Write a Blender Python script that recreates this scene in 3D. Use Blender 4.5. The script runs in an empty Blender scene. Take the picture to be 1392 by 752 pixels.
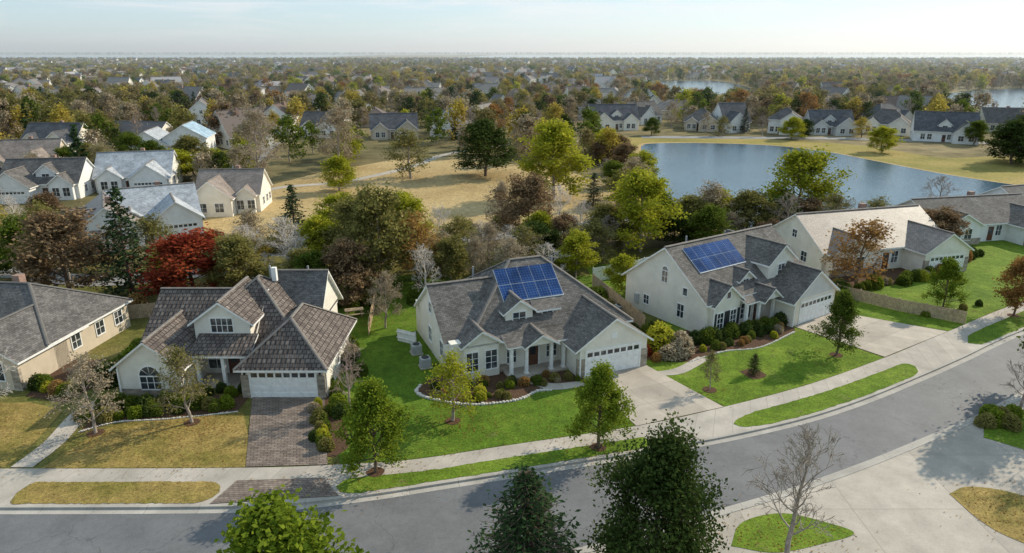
import bpy, math, random
import numpy as np
from mathutils import Vector, Matrix
scene=bpy.context.scene
scene.view_settings.view_transform='Standard'; scene.view_settings.look='None'; scene.view_settings.exposure=0
RNG=np.random.default_rng(7); random.seed(7)

# ------------------------------------------------------------------ materials
MATS={}
class N:
    def __init__(s,name):
        s.m=bpy.data.materials.new(name); s.m.use_nodes=True; s.t=s.m.node_tree; s.t.nodes.clear()
        s.out=s.t.nodes.new('ShaderNodeOutputMaterial'); MATS[name]=s.m
    def n(s,typ,**k):
        nd=s.t.nodes.new(typ)
        for a,b in k.items(): setattr(nd,a,b)
        return nd
    def l(s,a,b): s.t.links.new(a,b)
    def put(s,sock,v):
        if isinstance(v,bpy.types.NodeSocket): s.l(v,sock)
        else:
            if isinstance(v,(tuple,list)) and len(v)==3 and sock.type=='RGBA': v=tuple(v)+(1,)
            sock.default_value=v
    def noise(s,scale,detail=4,rough=.55,vec=None,dist=0):
        nd=s.n('ShaderNodeTexNoise'); nd.inputs['Scale'].default_value=scale; nd.inputs['Detail'].default_value=detail
        nd.inputs['Roughness'].default_value=rough; nd.inputs['Distortion'].default_value=dist
        s.l(vec if vec is not None else s.pos(),nd.inputs['Vector']); return nd.outputs['Fac']
    def pos(s):
        return s.n('ShaderNodeNewGeometry').outputs['Position']
    def uv(s): return s.n('ShaderNodeUVMap',uv_map='UVMap').outputs['UV']
    def ramp(s,fac,stops,interp='LINEAR'):
        nd=s.n('ShaderNodeValToRGB'); cr=nd.color_ramp; cr.interpolation=interp
        while len(cr.elements)<len(stops): cr.elements.new(.5)
        for e,(p,c) in zip(cr.elements,stops):
            e.position=p; e.color=(tuple(c)+(1,)) if isinstance(c,(tuple,list)) else (c,c,c,1)
        s.l(fac,nd.inputs['Fac']); return nd.outputs['Color']
    def mix(s,f,a,b,mode='MIX'):
        nd=s.n('ShaderNodeMix',data_type='RGBA',blend_type=mode)
        s.put(nd.inputs[0],f); s.put(nd.inputs[6],a); s.put(nd.inputs[7],b); return nd.outputs[2]
    def math(s,op,a,b=0,c=0):
        nd=s.n('ShaderNodeMath',operation=op); s.put(nd.inputs[0],a); s.put(nd.inputs[1],b)
        return nd.outputs[0]
    def bump(s,h,strength=.3,dist=.05):
        nd=s.n('ShaderNodeBump'); nd.inputs['Strength'].default_value=strength; nd.inputs['Distance'].default_value=dist
        s.l(h,nd.inputs['Height']); return nd.outputs['Normal']
    def pbr(s,col,rough=.8,normal=None,spec=.3,metal=0):
        b=s.n('ShaderNodeBsdfPrincipled'); s.put(b.inputs['Base Color'],col); s.put(b.inputs['Roughness'],rough)
        b.inputs['Specular IOR Level'].default_value=spec; b.inputs['Metallic'].default_value=metal
        if normal is not None: s.l(normal,b.inputs['Normal'])
        s.l(b.outputs[0],s.out.inputs['Surface']); return s.m

def sc(c,k): return tuple(x*k for x in c)
def grass(name,c1,c2,c3,patch=.25):
    a=N(name); n1=a.noise(patch,5,.6); n2=a.noise(6,4,.7); n3=a.noise(1.3,4,.65)
    base=a.ramp(n1,[(.3,c1),(.5,c2),(.7,c3)])
    v=a.ramp(n2,[(.3,.55),(.7,1.42)]); v2=a.ramp(n3,[(.3,.72),(.7,1.22)])
    c=a.mix(1,base,v,'MULTIPLY'); c=a.mix(1,c,v2,'MULTIPLY')
    bare=a.ramp(a.noise(.55,5,.7),[(.6,0),(.75,.5)]); c=a.mix(bare,c,(.24,.2,.09))
    return a.pbr(c,.9,a.bump(a.noise(14,3,.7),.8,.07),.1)
grass('lawn_green',(.09,.15,.013),(.125,.195,.018),(.175,.235,.028))
grass('lawn_rich',(.068,.125,.012),(.097,.165,.015),(.14,.20,.024))
grass('lawn_dry',(.16,.145,.03),(.27,.20,.06),(.34,.235,.08),.35)
grass('yard_grass',(.10,.11,.025),(.155,.145,.04),(.21,.17,.06),.12)
grass('field_dry',(.33,.235,.105),(.43,.31,.145),(.51,.38,.19),.06)
grass('bank_grass',(.20,.18,.045),(.29,.24,.065),(.38,.28,.10),.07)

def ground_far():
    a=N('terrain'); n1=a.noise(.012,6,.6); n2=a.noise(.15,5,.65); n3=a.noise(.0015,4,.6)
    c=a.ramp(n1,[(.3,(.13,.12,.05)),(.5,(.21,.17,.08)),(.7,(.32,.25,.14))])
    c=a.mix(1,c,a.ramp(n2,[(.3,.5),(.7,1.4)]),'MULTIPLY')
    c=a.mix(1,c,a.ramp(n3,[(.35,.75),(.65,1.2)]),'MULTIPLY')
    a.pbr(c,.95,None,.1)
ground_far()
def asphalt(name,base):
    a=N(name); n1=a.noise(.35,5,.6); n2=a.noise(25,3,.7); n3=a.noise(2.2,5,.7,dist=1)
    c=a.ramp(n1,[(.3,sc(base,.84)),(.7,sc(base,1.17))])
    c=a.mix(1,c,a.ramp(n2,[(.3,.8),(.7,1.2)]),'MULTIPLY')
    c=a.mix(1,c,a.ramp(n3,[(.35,.91),(.65,1.07)]),'MULTIPLY')
    vo=a.n('ShaderNodeTexVoronoi',feature='DISTANCE_TO_EDGE'); vo.inputs['Scale'].default_value=.16
    w=a.n('ShaderNodeVectorMath',operation='ADD'); a.l(a.pos(),w.inputs[0])
    nn=a.n('ShaderNodeTexNoise'); nn.inputs['Scale'].default_value=.7; nn.inputs['Detail'].default_value=6; a.l(a.pos(),nn.inputs['Vector'])
    m=a.n('ShaderNodeVectorMath',operation='SCALE'); m.inputs['Scale'].default_value=3; a.l(nn.outputs['Color'],m.inputs[0]); a.l(m.outputs[0],w.inputs[1])
    a.l(w.outputs[0],vo.inputs['Vector'])
    c=a.mix(1,c,a.ramp(vo.outputs['Distance'],[(0,.6),(.007,1)]),'MULTIPLY')
    a.pbr(c,.72,a.bump(n2,.25,.02),.35)
asphalt('asphalt',(.14,.138,.14)); asphalt('asphalt_old',(.25,.24,.23))
def concrete(name,base,jx=1.5,jy=0):
    a=N(name); n1=a.noise(.6,5,.6); n2=a.noise(12,4,.7)
    c=a.ramp(n1,[(.3,sc(base,.82)),(.7,sc(base,1.1))]); c=a.mix(1,c,a.ramp(n2,[(.3,.88),(.7,1.1)]),'MULTIPLY')
    c=a.mix(1,c,a.ramp(a.noise(.15,4,.6,dist=1),[(.3,.86),(.7,1.07)]),'MULTIPLY')
    uv=a.uv(); sp=a.n('ShaderNodeSeparateXYZ'); a.l(uv,sp.inputs[0])
    for o,j in((0,jx),(1,jy)):
        if j:
            f=a.math('FRACT',a.math('DIVIDE',sp.outputs[o],j)); f=a.math('ABSOLUTE',a.math('SUBTRACT',f,.5))
            g=a.math('GREATER_THAN',f,.5-.018/j); c=a.mix(g,c,sc(base,.6))
            pid=a.math('FLOOR',a.math('DIVIDE',sp.outputs[o],j)); 
            wn=a.n('ShaderNodeTexWhiteNoise',noise_dimensions='1D'); a.l(pid,wn.inputs['W'])
            c=a.mix(1,c,a.ramp(wn.outputs['Value'],[(0,.91),(1,1.06)]),'MULTIPLY')
    a.pbr(c,.85,a.bump(n2,.15,.01),.25)
concrete('sidewalk_concrete',(.45,.40,.34),1.6)
concrete('driveway_concrete',(.46,.395,.325),3.0,2.4)
concrete('corner_concrete',(.42,.37,.31),6.5,5.5)
concrete('kerb_concrete',(.42,.385,.34),3)
def paver(name,c1,c2,mort,bw,bh,size=.012):
    a=N(name); b=a.n('ShaderNodeTexBrick'); a.l(a.uv(),b.inputs['Vector'])
    b.inputs['Scale'].default_value=1; b.inputs['Brick Width'].default_value=bw; b.inputs['Row Height'].default_value=bh
    b.inputs['Mortar Size'].default_value=size; b.inputs['Color1'].default_value=c1+(1,); b.inputs['Color2'].default_value=c2+(1,); b.inputs['Mortar'].default_value=mort+(1,)
    c=a.mix(1,b.outputs['Color'],a.ramp(a.noise(1.2,5,.6),[(.3,.7),(.7,1.25)]),'MULTIPLY')
    a.pbr(c,.85,a.bump(b.outputs['Fac'],-.4,.02),.25)
paver('paver_brick',(.155,.12,.10),(.26,.205,.165),(.075,.06,.05),.42,.21,.02)
paver('stone_veneer',(.24,.19,.14),(.44,.37,.29),(.3,.27,.23),.5,.22,.03)
paver('red_brick',(.24,.11,.075),(.33,.17,.12),(.35,.32,.28),.25,.09,.012)
def siding(name,c,lap=.16):
    a=N(name); sp=a.n('ShaderNodeSeparateXYZ'); a.l(a.uv(),sp.inputs[0])
    f=a.math('FRACT',a.math('DIVIDE',sp.outputs[1],lap))
    col=a.mix(1,c,a.ramp(f,[(0,.72),(.14,.98),(1,1.02)]),'MULTIPLY')
    col=a.mix(1,col,a.ramp(a.noise(.8,5,.65),[(.3,.86),(.7,1.06)]),'MULTIPLY')
    a.pbr(col,.7,a.bump(f,.4,.02),.3)
siding('siding_cream',(.81,.76,.66)); siding('siding_beige',(.76,.70,.60)); siding('siding_white',(.8,.785,.75)); siding('siding_tan',(.60,.51,.39)); siding('siding_grey',(.60,.60,.58))
def plain(name,c,rough=.6,spec=.4,metal=0,var=.12,scale=3):
    a=N(name); col=a.mix(1,c,a.ramp(a.noise(scale,4,.6),[(.3,1-var),(.7,1+var)]),'MULTIPLY'); a.pbr(col,rough,None,spec,metal)
plain('trim_white',(.8,.785,.75),.5); plain('shutter_dark',(.03,.03,.035),.5); plain('door_wood',(.12,.05,.03),.4)
plain('mulch',(.095,.055,.035),.95,.1,0,.45,9); plain('metal_frame',(.55,.56,.58),.6,.2,.0); plain('stone_white',(.56,.52,.46),.8,.3,0,.25,8)
plain('fence_wood',(.42,.31,.20),.85,.2,0,.3,4); plain('vinyl_white',(.78,.775,.75),.5); plain('ac_grey',(.42,.43,.42),.5); plain('pipe_grey',(.3,.3,.3),.6)
def shingle(name,c1,c2,w=.33,h=.17,var=.3,bump=.5,tile=False,rand=False,rough=.85,spec=.2):
    a=N(name); b=a.n('ShaderNodeTexBrick'); a.l(a.uv(),b.inputs['Vector'])
    b.inputs['Scale'].default_value=1; b.inputs['Brick Width'].default_value=w; b.inputs['Row Height'].default_value=h
    b.inputs['Mortar Size'].default_value=.012 if not tile else .035; b.inputs['Mortar Smooth'].default_value=.4
    b.inputs['Color1'].default_value=c1+(1,); b.inputs['Color2'].default_value=c2+(1,); b.inputs['Mortar'].default_value=sc(c1,.3 if tile else .45)+(1,)
    c=a.mix(1,b.outputs['Color'],a.ramp(a.noise(.7,5,.6),[(.3,1-var),(.7,1+var)]),'MULTIPLY')
    c=a.mix(1,c,a.ramp(a.noise(5,3,.7),[(.3,.75),(.7,1.25)]),'MULTIPLY')
    sp=a.n('ShaderNodeSeparateXYZ'); a.l(a.uv(),sp.inputs[0])
    f=a.math('FRACT',a.math('DIVIDE',sp.outputs[1],h))
    hgt=f
    if tile:
        g=a.math('SINE',a.math('MULTIPLY',sp.outputs[0],2*math.pi/w)); hgt=a.math('ADD',a.math('MULTIPLY',f,.6),a.math('MULTIPLY',g,.5))
    if rand:
        oi=a.n('ShaderNodeObjectInfo'); c=a.mix(.85,c,a.ramp(oi.outputs['Random'],[(0,(.10,.10,.11)),(.3,(.17,.15,.14)),(.6,(.24,.22,.20)),(.85,(.15,.10,.08)),(1,(.40,.40,.41))]))
    a.pbr(c,rough,a.bump(hgt,bump,.05 if tile else .02),spec)
shingle('roof_tile_brown',(.098,.078,.07),(.20,.165,.142),.36,.38,.2,.9,True)
shingle('roof_grey',(.095,.088,.084),(.165,.152,.142)); shingle('roof_taupe',(.11,.099,.091),(.19,.171,.154)); shingle('roof_tan',(.21,.165,.135),(.31,.25,.21),rough=.5,spec=.5)
shingle('roof_dark',(.075,.075,.08),(.13,.13,.14)); shingle('roof_pale',(.34,.36,.38),(.46,.48,.51)); shingle('roof_blue',(.25,.36,.45),(.38,.48,.56),.6,.6)
shingle('roof_random',(.12,.12,.12),(.2,.19,.18),rand=True)
plain('ridge_cap',(.19,.165,.145),.8,.3,0,.25,3); plain('ridge_cap_dark',(.13,.12,.11),.8)
def glass():
    a=N('window_glass'); n=a.noise(.9,3,.5)
    c=a.ramp(n,[(.35,(.02,.025,.03)),(.55,(.05,.06,.07)),(.7,(.18,.18,.17))]); a.pbr(c,.06,None,.8)
    a=N('solar_cell'); sp=a.n('ShaderNodeSeparateXYZ'); a.l(a.uv(),sp.inputs[0]); g=None
    for o in(0,1):
        f=a.math('ABSOLUTE',a.math('SUBTRACT',a.math('FRACT',a.math('DIVIDE',sp.outputs[o],.25)),.5)); q=a.math('GREATER_THAN',f,.46); g=q if g is None else a.math('MAXIMUM',g,q)
    c=a.mix(g,(.014,.04,.13),(.10,.15,.25)); c=a.mix(1,c,a.ramp(a.noise(.5,3),[(.3,.6),(.7,1.5)]),'MULTIPLY'); a.pbr(c,.1,None,.06)
glass()
def water():
    a=N('water'); n=a.noise(1.1,4,.6); n2=a.noise(.06,4,.6)
    c=a.ramp(n2,[(.35,(.03,.07,.10)),(.65,(.05,.10,.135))])
    a.pbr(c,.14,a.bump(n,.6,.16),.4)
water()
def bark(name,c):
    a=N(name); v=a.ramp(a.noise(4,3),[(.3,.65),(.7,1.3)]); a.pbr(a.mix(1,c,v,'MULTIPLY'),.9,None,.15)
bark('bark_brown',(.16,.115,.085)); bark('bark_grey',(.33,.275,.23)); bark('bark_white',(.62,.56,.50)); bark('bark_pink',(.38,.28,.24))
def leaf(name,c1,c2,c3,tr=.38):
    a=N(name); at=a.n('ShaderNodeAttribute',attribute_name='tint'); oi=a.n('ShaderNodeObjectInfo')
    f=a.math('ADD',a.math('MULTIPLY',at.outputs['Fac'],.7),a.math('MULTIPLY',oi.outputs['Random'],.3))
    c=a.ramp(f,[(.1,c1),(.5,c2),(.9,c3)])
    d=a.n('ShaderNodeBsdfDiffuse'); t=a.n('ShaderNodeBsdfTranslucent'); m=a.n('ShaderNodeMixShader'); m.inputs[0].default_value=tr
    a.l(c,d.inputs[0]); a.l(c,t.inputs[0]); a.l(d.outputs[0],m.inputs[1]); a.l(t.outputs[0],m.inputs[2]); a.l(m.outputs[0],a.out.inputs['Surface'])
leaf('leaf_green',(.055,.085,.014),(.11,.15,.022),(.18,.215,.035))
leaf('leaf_fresh',(.09,.14,.014),(.17,.225,.022),(.27,.32,.036),.42)
leaf('leaf_yellowgreen',(.20,.22,.02),(.34,.35,.03),(.50,.47,.055),.45)
leaf('leaf_gold',(.27,.20,.035),(.42,.32,.06),(.52,.43,.10),.4)
leaf('leaf_dark',(.03,.05,.013),(.055,.08,.02),(.09,.12,.03),.25)
leaf('leaf_olive',(.13,.125,.035),(.22,.20,.06),(.31,.27,.085))
leaf('leaf_brown',(.13,.085,.05),(.22,.145,.08),(.31,.215,.12),.35)
leaf('leaf_rust',(.19,.09,.03),(.32,.17,.055),(.40,.25,.09),.35)
leaf('leaf_red',(.14,.022,.014),(.26,.045,.025),(.36,.09,.035),.35)
leaf('leaf_tan',(.26,.20,.125),(.37,.295,.19),(.47,.39,.27),.3)
leaf('needle_dark',(.02,.04,.016),(.035,.065,.025),(.06,.10,.035),.15)
leaf('needle_blue',(.035,.065,.045),(.06,.10,.07),(.10,.14,.09),.15)
leaf('leaf_mixed',(.14,.125,.05),(.25,.205,.085),(.35,.28,.13),.35)

# ------------------------------------------------------------------ mesh helpers
def mesh_quads(name,V,Q,mi,tint,mats):
    me=bpy.data.meshes.new(name); n=len(Q)
    me.vertices.add(len(V)); me.vertices.foreach_set('co',np.asarray(V,dtype=np.float32).ravel())
    me.loops.add(4*n); me.loops.foreach_set('vertex_index',np.asarray(Q,dtype=np.int32).ravel())
    me.polygons.add(n); me.polygons.foreach_set('loop_start',np.arange(0,4*n,4,dtype=np.int32))
    for m in mats: me.materials.append(MATS[m])
    me.polygons.foreach_set('material_index',np.asarray(mi,dtype=np.int32))
    at=me.attributes.new('tint','FLOAT','POINT'); at.data.foreach_set('value',np.asarray(tint,dtype=np.float32))
    me.update(calc_edges=True)
    return me
def link(o): scene.collection.objects.link(o); return o
def poly_obj(name,polys,mat,z,uvfun=None):
    V=[];F=[]
    for p in polys:
        b=len(V); V+= [(x,y,z) for x,y in p]; F.append(list(range(b,b+len(p))))
    me=bpy.data.meshes.new(name); me.from_pydata(V,[],F); me.update()
    uv=me.uv_layers.new(name='UVMap')
    for lp in me.loops:
        c=me.vertices[lp.vertex_index].co; uv.data[lp.index].uv=uvfun(c.x,c.y) if uvfun else (c.x,c.y)
    for pl in me.polygons:
        if pl.normal.z<0: pl.flip()
    me.materials.append(MATS[mat]); return link(bpy.data.objects.new(name,me))
def smooth(pts,k=8):
    P=[np.array(p,float) for p in pts]; P=[2*P[0]-P[1]]+P+[2*P[-1]-P[-2]]; out=[]
    for i in range(1,len(P)-2):
        for j in range(k):
            t=j/k; a,b,c,d=P[i-1:i+3]
            out.append(.5*((2*b)+(c-a)*t+(2*a-5*b+4*c-d)*t*t+(-a+3*b-3*c+d)*t**3))
    out.append(P[-2]); return np.array(out)
def resample(c,n):
    s=np.r_[0,np.cumsum(np.linalg.norm(np.diff(c,axis=0),axis=1))]; t=np.linspace(0,s[-1],n)
    return np.c_[np.interp(t,s,c[:,0]),np.interp(t,s,c[:,1])],s[-1]
def offset(c,d):
    t=np.gradient(c,axis=0); t/=np.linalg.norm(t,axis=1)[:,None]; return c+np.c_[-t[:,1],t[:,0]]*d
def strip(name,A,B,z,mat,n=200):
    a,L=resample(np.array(A),n); b,_=resample(np.array(B),n)
    V=[(x,y,z) for x,y in a]+[(x,y,z) for x,y in b]; F=[(i,i+1,n+i+1,n+i) for i in range(n-1)]
    me=bpy.data.meshes.new(name); me.from_pydata(V,[],F); uv=me.uv_layers.new(name='UVMap')
    for lp in me.loops:
        i=lp.vertex_index; uv.data[lp.index].uv=((i%n)/(n-1)*L,0.7 if i<n else 2.1)
    for pl in me.polygons:
        if pl.normal.z<0: pl.flip()
    me.materials.append(MATS[mat]); return link(bpy.data.objects.new(name,me))
def sweep(name,C,prof,mat):
    V=[];F=[];k=len(prof); n=len(C)
    cols=[offset(C,o) for o,_ in prof]
    for i in range(n):
        for j in range(k): V.append((cols[j][i][0],cols[j][i][1],prof[j][1]))
    for i in range(n-1):
        for j in range(k): F.append((i*k+j,i*k+(j+1)%k,(i+1)*k+(j+1)%k,(i+1)*k+j))
    me=bpy.data.meshes.new(name); me.from_pydata(V,[],F); uv=me.uv_layers.new(name='UVMap')
    s=np.r_[0,np.cumsum(np.linalg.norm(np.diff(C,axis=0),axis=1))]
    for lp in me.loops:
        i=lp.vertex_index; uv.data[lp.index].uv=(s[i//k],.5)
    me.materials.append(MATS[mat]); return link(bpy.data.objects.new(name,me))
def inpoly(x,y,P):
    P=np.asarray(P); x=np.asarray(x);y=np.asarray(y); r=np.zeros(x.shape,bool); j=len(P)-1
    for i in range(len(P)):
        xi,yi=P[i];xj,yj=P[j]
        r^=((yi>y)!=(yj>y))&(x<(xj-xi)*(y-yi)/(yj-yi+1e-12)+xi); j=i
    return r

# ------------------------------------------------------------------ terrain, roads
poly_obj('ground',[[(-26000,-3000),(26000,-3000),(26000,32000),(-26000,32000)]],'terrain',0)
FK=smooth([(-120,33.4),(-80,33.2),(-50,33.1),(-29.4,33.1),(-16.8,33.2),(-12.6,33.5),(-8.5,34.3),(-4.3,35.4),(.2,36.6),(4.9,37.9),(9.9,39.3),(15.3,41),(21.2,43.3),(26.7,46.1),(32.9,49.8),(38.5,53.3),(48.3,59.6),(70,72),(110,92)])
NK=smooth([(-120,24),(-80,24),(-50,23.9),(-15,24.2),(-5,26.3),(3.2,29.3),(7.4,30.9),(11.8,32.6),(16.9,34.7),(22.6,37.4),(27.9,40.2),(34.1,43.6),(39,46.6),(60,59),(115,84)])
ST=smooth([(-120,37),(-60,37),(-30,37),(-16.5,37.1),(-11.5,37.4),(-6.4,38),(.2,39.8),(8.9,42.2),(15.3,44.7),(23.3,48.4),(32.1,53.5),(40,58.6),(54.8,68),(85,85),(112,97)])
SB=offset(ST,-1.4)
FB=[tuple(p) for p in FK]+[(110,110),(60,101),(20,88),(-30,84),(-60,84),(-120,84)]
NB=[tuple(p) for p in NK]+[(115,-60),(-120,-60)]
def slab(name,P,mat,z):
    o=poly_obj(name,[P],mat,z); return o
slab('neighborhood_lots',FB,'yard_grass',.12); slab('near_verge_ground',NB,'lawn_green',.12)
strip('street_road',NK,FK,.02,'asphalt')
sweep('street_kerb',FK,[(0,.0),(0,.16),(.2,.16),(.2,0)],'kerb_concrete')
sweep('street_gutter',FK,[(-.45,.0),(-.45,.032),(-.002,.034),(-.002,0)],'kerb_concrete')
sweep('street_kerb',NK,[(0,.0),(0,.16),(-.2,.16),(-.2,0)],'kerb_concrete')
sweep('street_gutter',NK,[(.45,.0),(.45,.032),(.002,.034),(.002,0)],'kerb_concrete')
strip('sidewalk',ST,offset(FK,.2),.13,'sidewalk_concrete',400)
def ycurve(C,x): return np.interp(x,C[:,0],C[:,1])
def verge(x0,x1,mat,sl=0.9,sr=0.9,n=60):
    xs=np.linspace(x0,x1,n); lo=[]; hi=[]
    for x in xs:
        kb=ycurve(FK,x)+.36+RNG.normal()*.03; sb=ycurve(SB,x)-.03+RNG.normal()*.03; r=min(1,(x-x0)/sl if sl else 1,(x1-x)/sr if sr else 1); r=math.sqrt(max(0,1-(1-r)**2))
        mid=kb*.5+sb*.5; lo.append((x,mid+(kb-mid)*r)); hi.append((x,mid+(sb-mid)*r))
    poly_obj('grass_verge',[lo+hi[::-1]],mat,.15)
verge(-80,-31.6,'lawn_dry'); verge(-29.4,-17.4,'lawn_dry',.5,1.2); verge(-10.6,9.3,'lawn_green',1.6,.6); verge(15.6,33.6,'lawn_green',3.0,1.2); verge(41,100,'lawn_green',2,1)
def swseg(x0,x1,n=50,dy=.04): return [(x,ycurve(ST,x)+dy+RNG.normal()*.03) for x in np.linspace(x0,x1,n)]
poly_obj('lawn',[swseg(-29.6,-16.8)+[(-17.6,40),(-19.6,44.2),(-22,43.6),(-25,43.0),(-27.6,42.6),(-28.6,41)]],'lawn_dry',.14)
poly_obj('lawn',[swseg(-60,-31.9)+[(-32.0,40),(-32.8,44.4),(-36,45.5),(-60,45)]],'lawn_dry',.14)
poly_obj('lawn',[swseg(-10.9,8.6)+[(5.6,49.9),(9,62),(10,76),(-22,76),(-19.2,63),(-14.5,47),(-13.6,45)]],'lawn_rich',.14)
poly_obj('lawn',[swseg(15.7,31.9)+[(27,60),(24,66),(12,60),(10.7,52)]],'lawn_green',.14)
poly_obj('lawn',[swseg(40.9,100)+[(100,105),(60,98),(34,78),(32.8,64)]],'lawn_green',.14)
poly_obj('lawn',[[(9.5,64),(16,70),(20,82),(9,80)]],'lawn_green',.145)
def quad_sheet(name,q,mat,z):
    w=(Vector(q[1])-Vector(q[0])).length; h=(Vector(q[3])-Vector(q[0])).length
    me=bpy.data.meshes.new(name); me.from_pydata([(x,y,z) for x,y in q],[],[(0,1,2,3)]); uv=me.uv_layers.new(name='UVMap')
    for lp,c in zip(me.loops,[(0,0),(w,0),(w,h),(0,h)]): uv.data[lp.index].uv=c
    me.materials.append(MATS[mat]); return link(bpy.data.objects.new(name,me))
quad_sheet('paver_driveway',[(-16.8,37.14),(-11.7,37.4),(-14.3,46.6),(-19.7,46.3)],'paver_brick',.16)
quad_sheet('paver_apron',[(-17.5,33.45),(-10.2,34.2),(-11.6,36.0),(-16.8,35.7)],'paver_brick',.16)
quad_sheet('concrete_driveway',[(8.7,42.1),(15.6,44.8),(11.0,52.2),(5.6,49.9)],'driveway_concrete',.16)
quad_sheet('concrete_driveway',[(32.0,53.5),(40.8,59.1),(32.6,64.3),(26.9,60.3)],'driveway_concrete',.16)
strip('garden_path',smooth([(-31.6,37.1),(-31.4,40),(-31.9,44),(-31,46.5)]),smooth([(-30.2,37.1),(-30,40),(-30.5,44),(-29.8,46)]),.155,'sidewalk_concrete',20)
strip('garden_path',smooth([(11.6,50.6),(13.5,51.3),(16,53.6)]),smooth([(12.0,49.9),(14,50.4),(16.8,53)]),.155,'sidewalk_concrete',20)
strip('garden_path',smooth([(5.4,48.9),(3,48.6),(1.5,50),(.6,51.6)]),smooth([(6,48.2),(3,47.5),(.6,49.4),(-.4,51.3)]),.165,'sidewalk_concrete',20)
poly_obj('mulch_bed',[[tuple(p) for p in smooth([(-6.5,49.5),(-7.4,47.6),(-5.9,46),(-3.1,45.2),(.2,45.9),(1.8,47.4),(3,47.7),(5.6,48.4),(5.2,50.5),(-2,52),(-6.5,49.5)])]],'mulch',.15)
poly_obj('mulch_bed',[[(-29.7,41.2),(-28,42.7),(-25,43.1),(-20,44.2),(-19.9,46.5),(-30,47),(-30.2,44)]],'mulch',.15)
poly_obj('mulch_bed',[[tuple(p) for p in smooth([(-11.5,38.2),(-10.9,40),(-12.9,45),(-13.6,47.4),(-15.2,46.6),(-14.3,44),(-12.4,39),(-11.5,38.2)])]],'mulch',.15)
poly_obj('mulch_bed',[[tuple(p) for p in smooth([(11.3,53),(15,52.6),(18.5,54.8),(22,55.7),(26.6,59.3),(25,62),(18,60),(12.6,57.4),(11.3,53)])]],'mulch',.15)
poly_obj('mulch_bed',[[(33.3,65.5),(37,70.5),(44,73),(53,77.5),(52,80),(36,76.5),(33,69)]],'mulch',.15)
poly_obj('mulch_bed',[[(-37,46.5),(-33.5,45.5),(-32.6,48),(-33,53),(-38,53)]],'mulch',.15)
poly_obj('mulch_bed',[[tuple(p) for p in smooth([(18.6,50.7),(19.3,49.3),(20.6,50),(19.9,51.2),(18.6,50.7)])]],'mulch',.15)
for q in [(-8.5,36.6),(5.7,39.4),(28,53.9),(-4.2,42.8),(-28.6,41.2),(-22.6,42.6),(44,65.2),(49.8,63.2),(15.3,47.5)]:
    poly_obj('tree_mulch_ring',[[(q[0]+math.cos(i*.5236)*.55*(1+.12*math.sin(i*2.3)),q[1]+math.sin(i*.5236)*.55) for i in range(12)]],'mulch',.158)
NKc=[tuple(p) for p in offset(NK,-.2) if 2.0<p[0]<60]
slab('corner_pavement',NKc+[(60,50),(46,40),(36,30),(34,20),(8,20),(2,26)],'corner_concrete',.13)
poly_obj('grass_verge',[[tuple(p) for p in smooth([(11.6,29.9),(12.8,31.8),(15.3,32.6),(17.5,31.8),(18.6,30.9),(16.6,30.1),(13.8,29.4),(11.6,29.9)])]],'lawn_green',.15)
poly_obj('grass_island',[[tuple(p) for p in smooth([(25.9,34.4),(27.6,35.1),(30.2,34.2),(33,31),(30,28),(27.2,30.2),(26.2,31.8),(25.9,34.4)])]],'lawn_dry',.15)
poly_obj('grass_verge',[[tuple(p) for p in smooth([(32,40.6),(33.9,43),(37.5,44.4),(42,44),(40,39.4),(35,38.6),(32,40.6)])]],'lawn_green',.15)
# back land
FIELD=[(-48,101),(-50.5,127),(-42,148),(-27,170),(-12,172),(6,160),(17.7,140),(20,124),(18.6,110),(9,101),(-10,94),(-22.4,92),(-38,93)]
LAKE=[tuple(p) for p in smooth([(36,192),(40,198),(55,199),(72,194),(82,183),(87,167),(92,149),(98,136),(106,122),(96,108),(82,101),(64,98),(47,96),(33,98),(26.5,104),(25,118),(28,140),(31,165),(36,192)],5)]
LAKE2=[tuple(p) for p in smooth([(131,640),(185,650),(175,520),(150,450),(126,440),(104,480),(108,580),(131,640)],4)]
LAKE3=[tuple(p) for p in smooth([(222,312),(238,380),(300,470),(420,520),(480,420),(380,320),(280,285),(222,312)],4)]
poly_obj('dry_field',[FIELD],'field_dry',.05)
ban=[tuple(p) for p in smooth([(23,207),(40,214),(75,209),(99,193),(107,171),(130,172),(160,142),(135,108),(98,94),(60,92),(30,93),(20,104),(20,130),(23,165),(23,207)],5)]
poly_obj('lake_bank',[ban],'bank_grass',.03)
ring=np.array(LAKE); cen=ring.mean(0); poly_obj('lake_shore',[[tuple(p) for p in cen+(ring-cen)*1.035]],'field_dry',.05)
poly_obj('lake_water',[LAKE],'water',.08); poly_obj('pond_water',[LAKE2],'water',.06); poly_obj('pond_water',[LAKE3],'water',.06)
poly_obj('distant_bay_water',[[(-5600,2900),(-1500,2500),(-900,2900),(-1200,6500),(-7500,6500)],[(-300,2700),(1200,2350),(4200,2300),(7800,6500),(-100,6500)]],'water',.5)
def road(name,pts,w,mat='asphalt_old',z=.07):
    c=smooth(pts); strip(name,offset(c,-w/2),offset(c,w/2),z,mat)
road('back_road',[(-40,84),(-26,86),(-11.8,91),(.4,95.5),(10.3,99.5),(20,108)],4.6)
road('field_path',[(-49,110),(-48.5,121),(-45,131),(-33.6,138),(-22.8,157),(-17,176),(0,196),(30,206)],2.2,'sidewalk_concrete')
road('side_street',[(-110,88),(-74,98),(-66,110),(-60,140),(-70,200)],6)
road('side_street',[(-110,70),(-61,77),(-53,75),(-44,74.5),(-30,80)],4,z=.14)
road('lake_road',[(40,214),(75,212),(110,208),(160,190),(220,150)],6)

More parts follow.
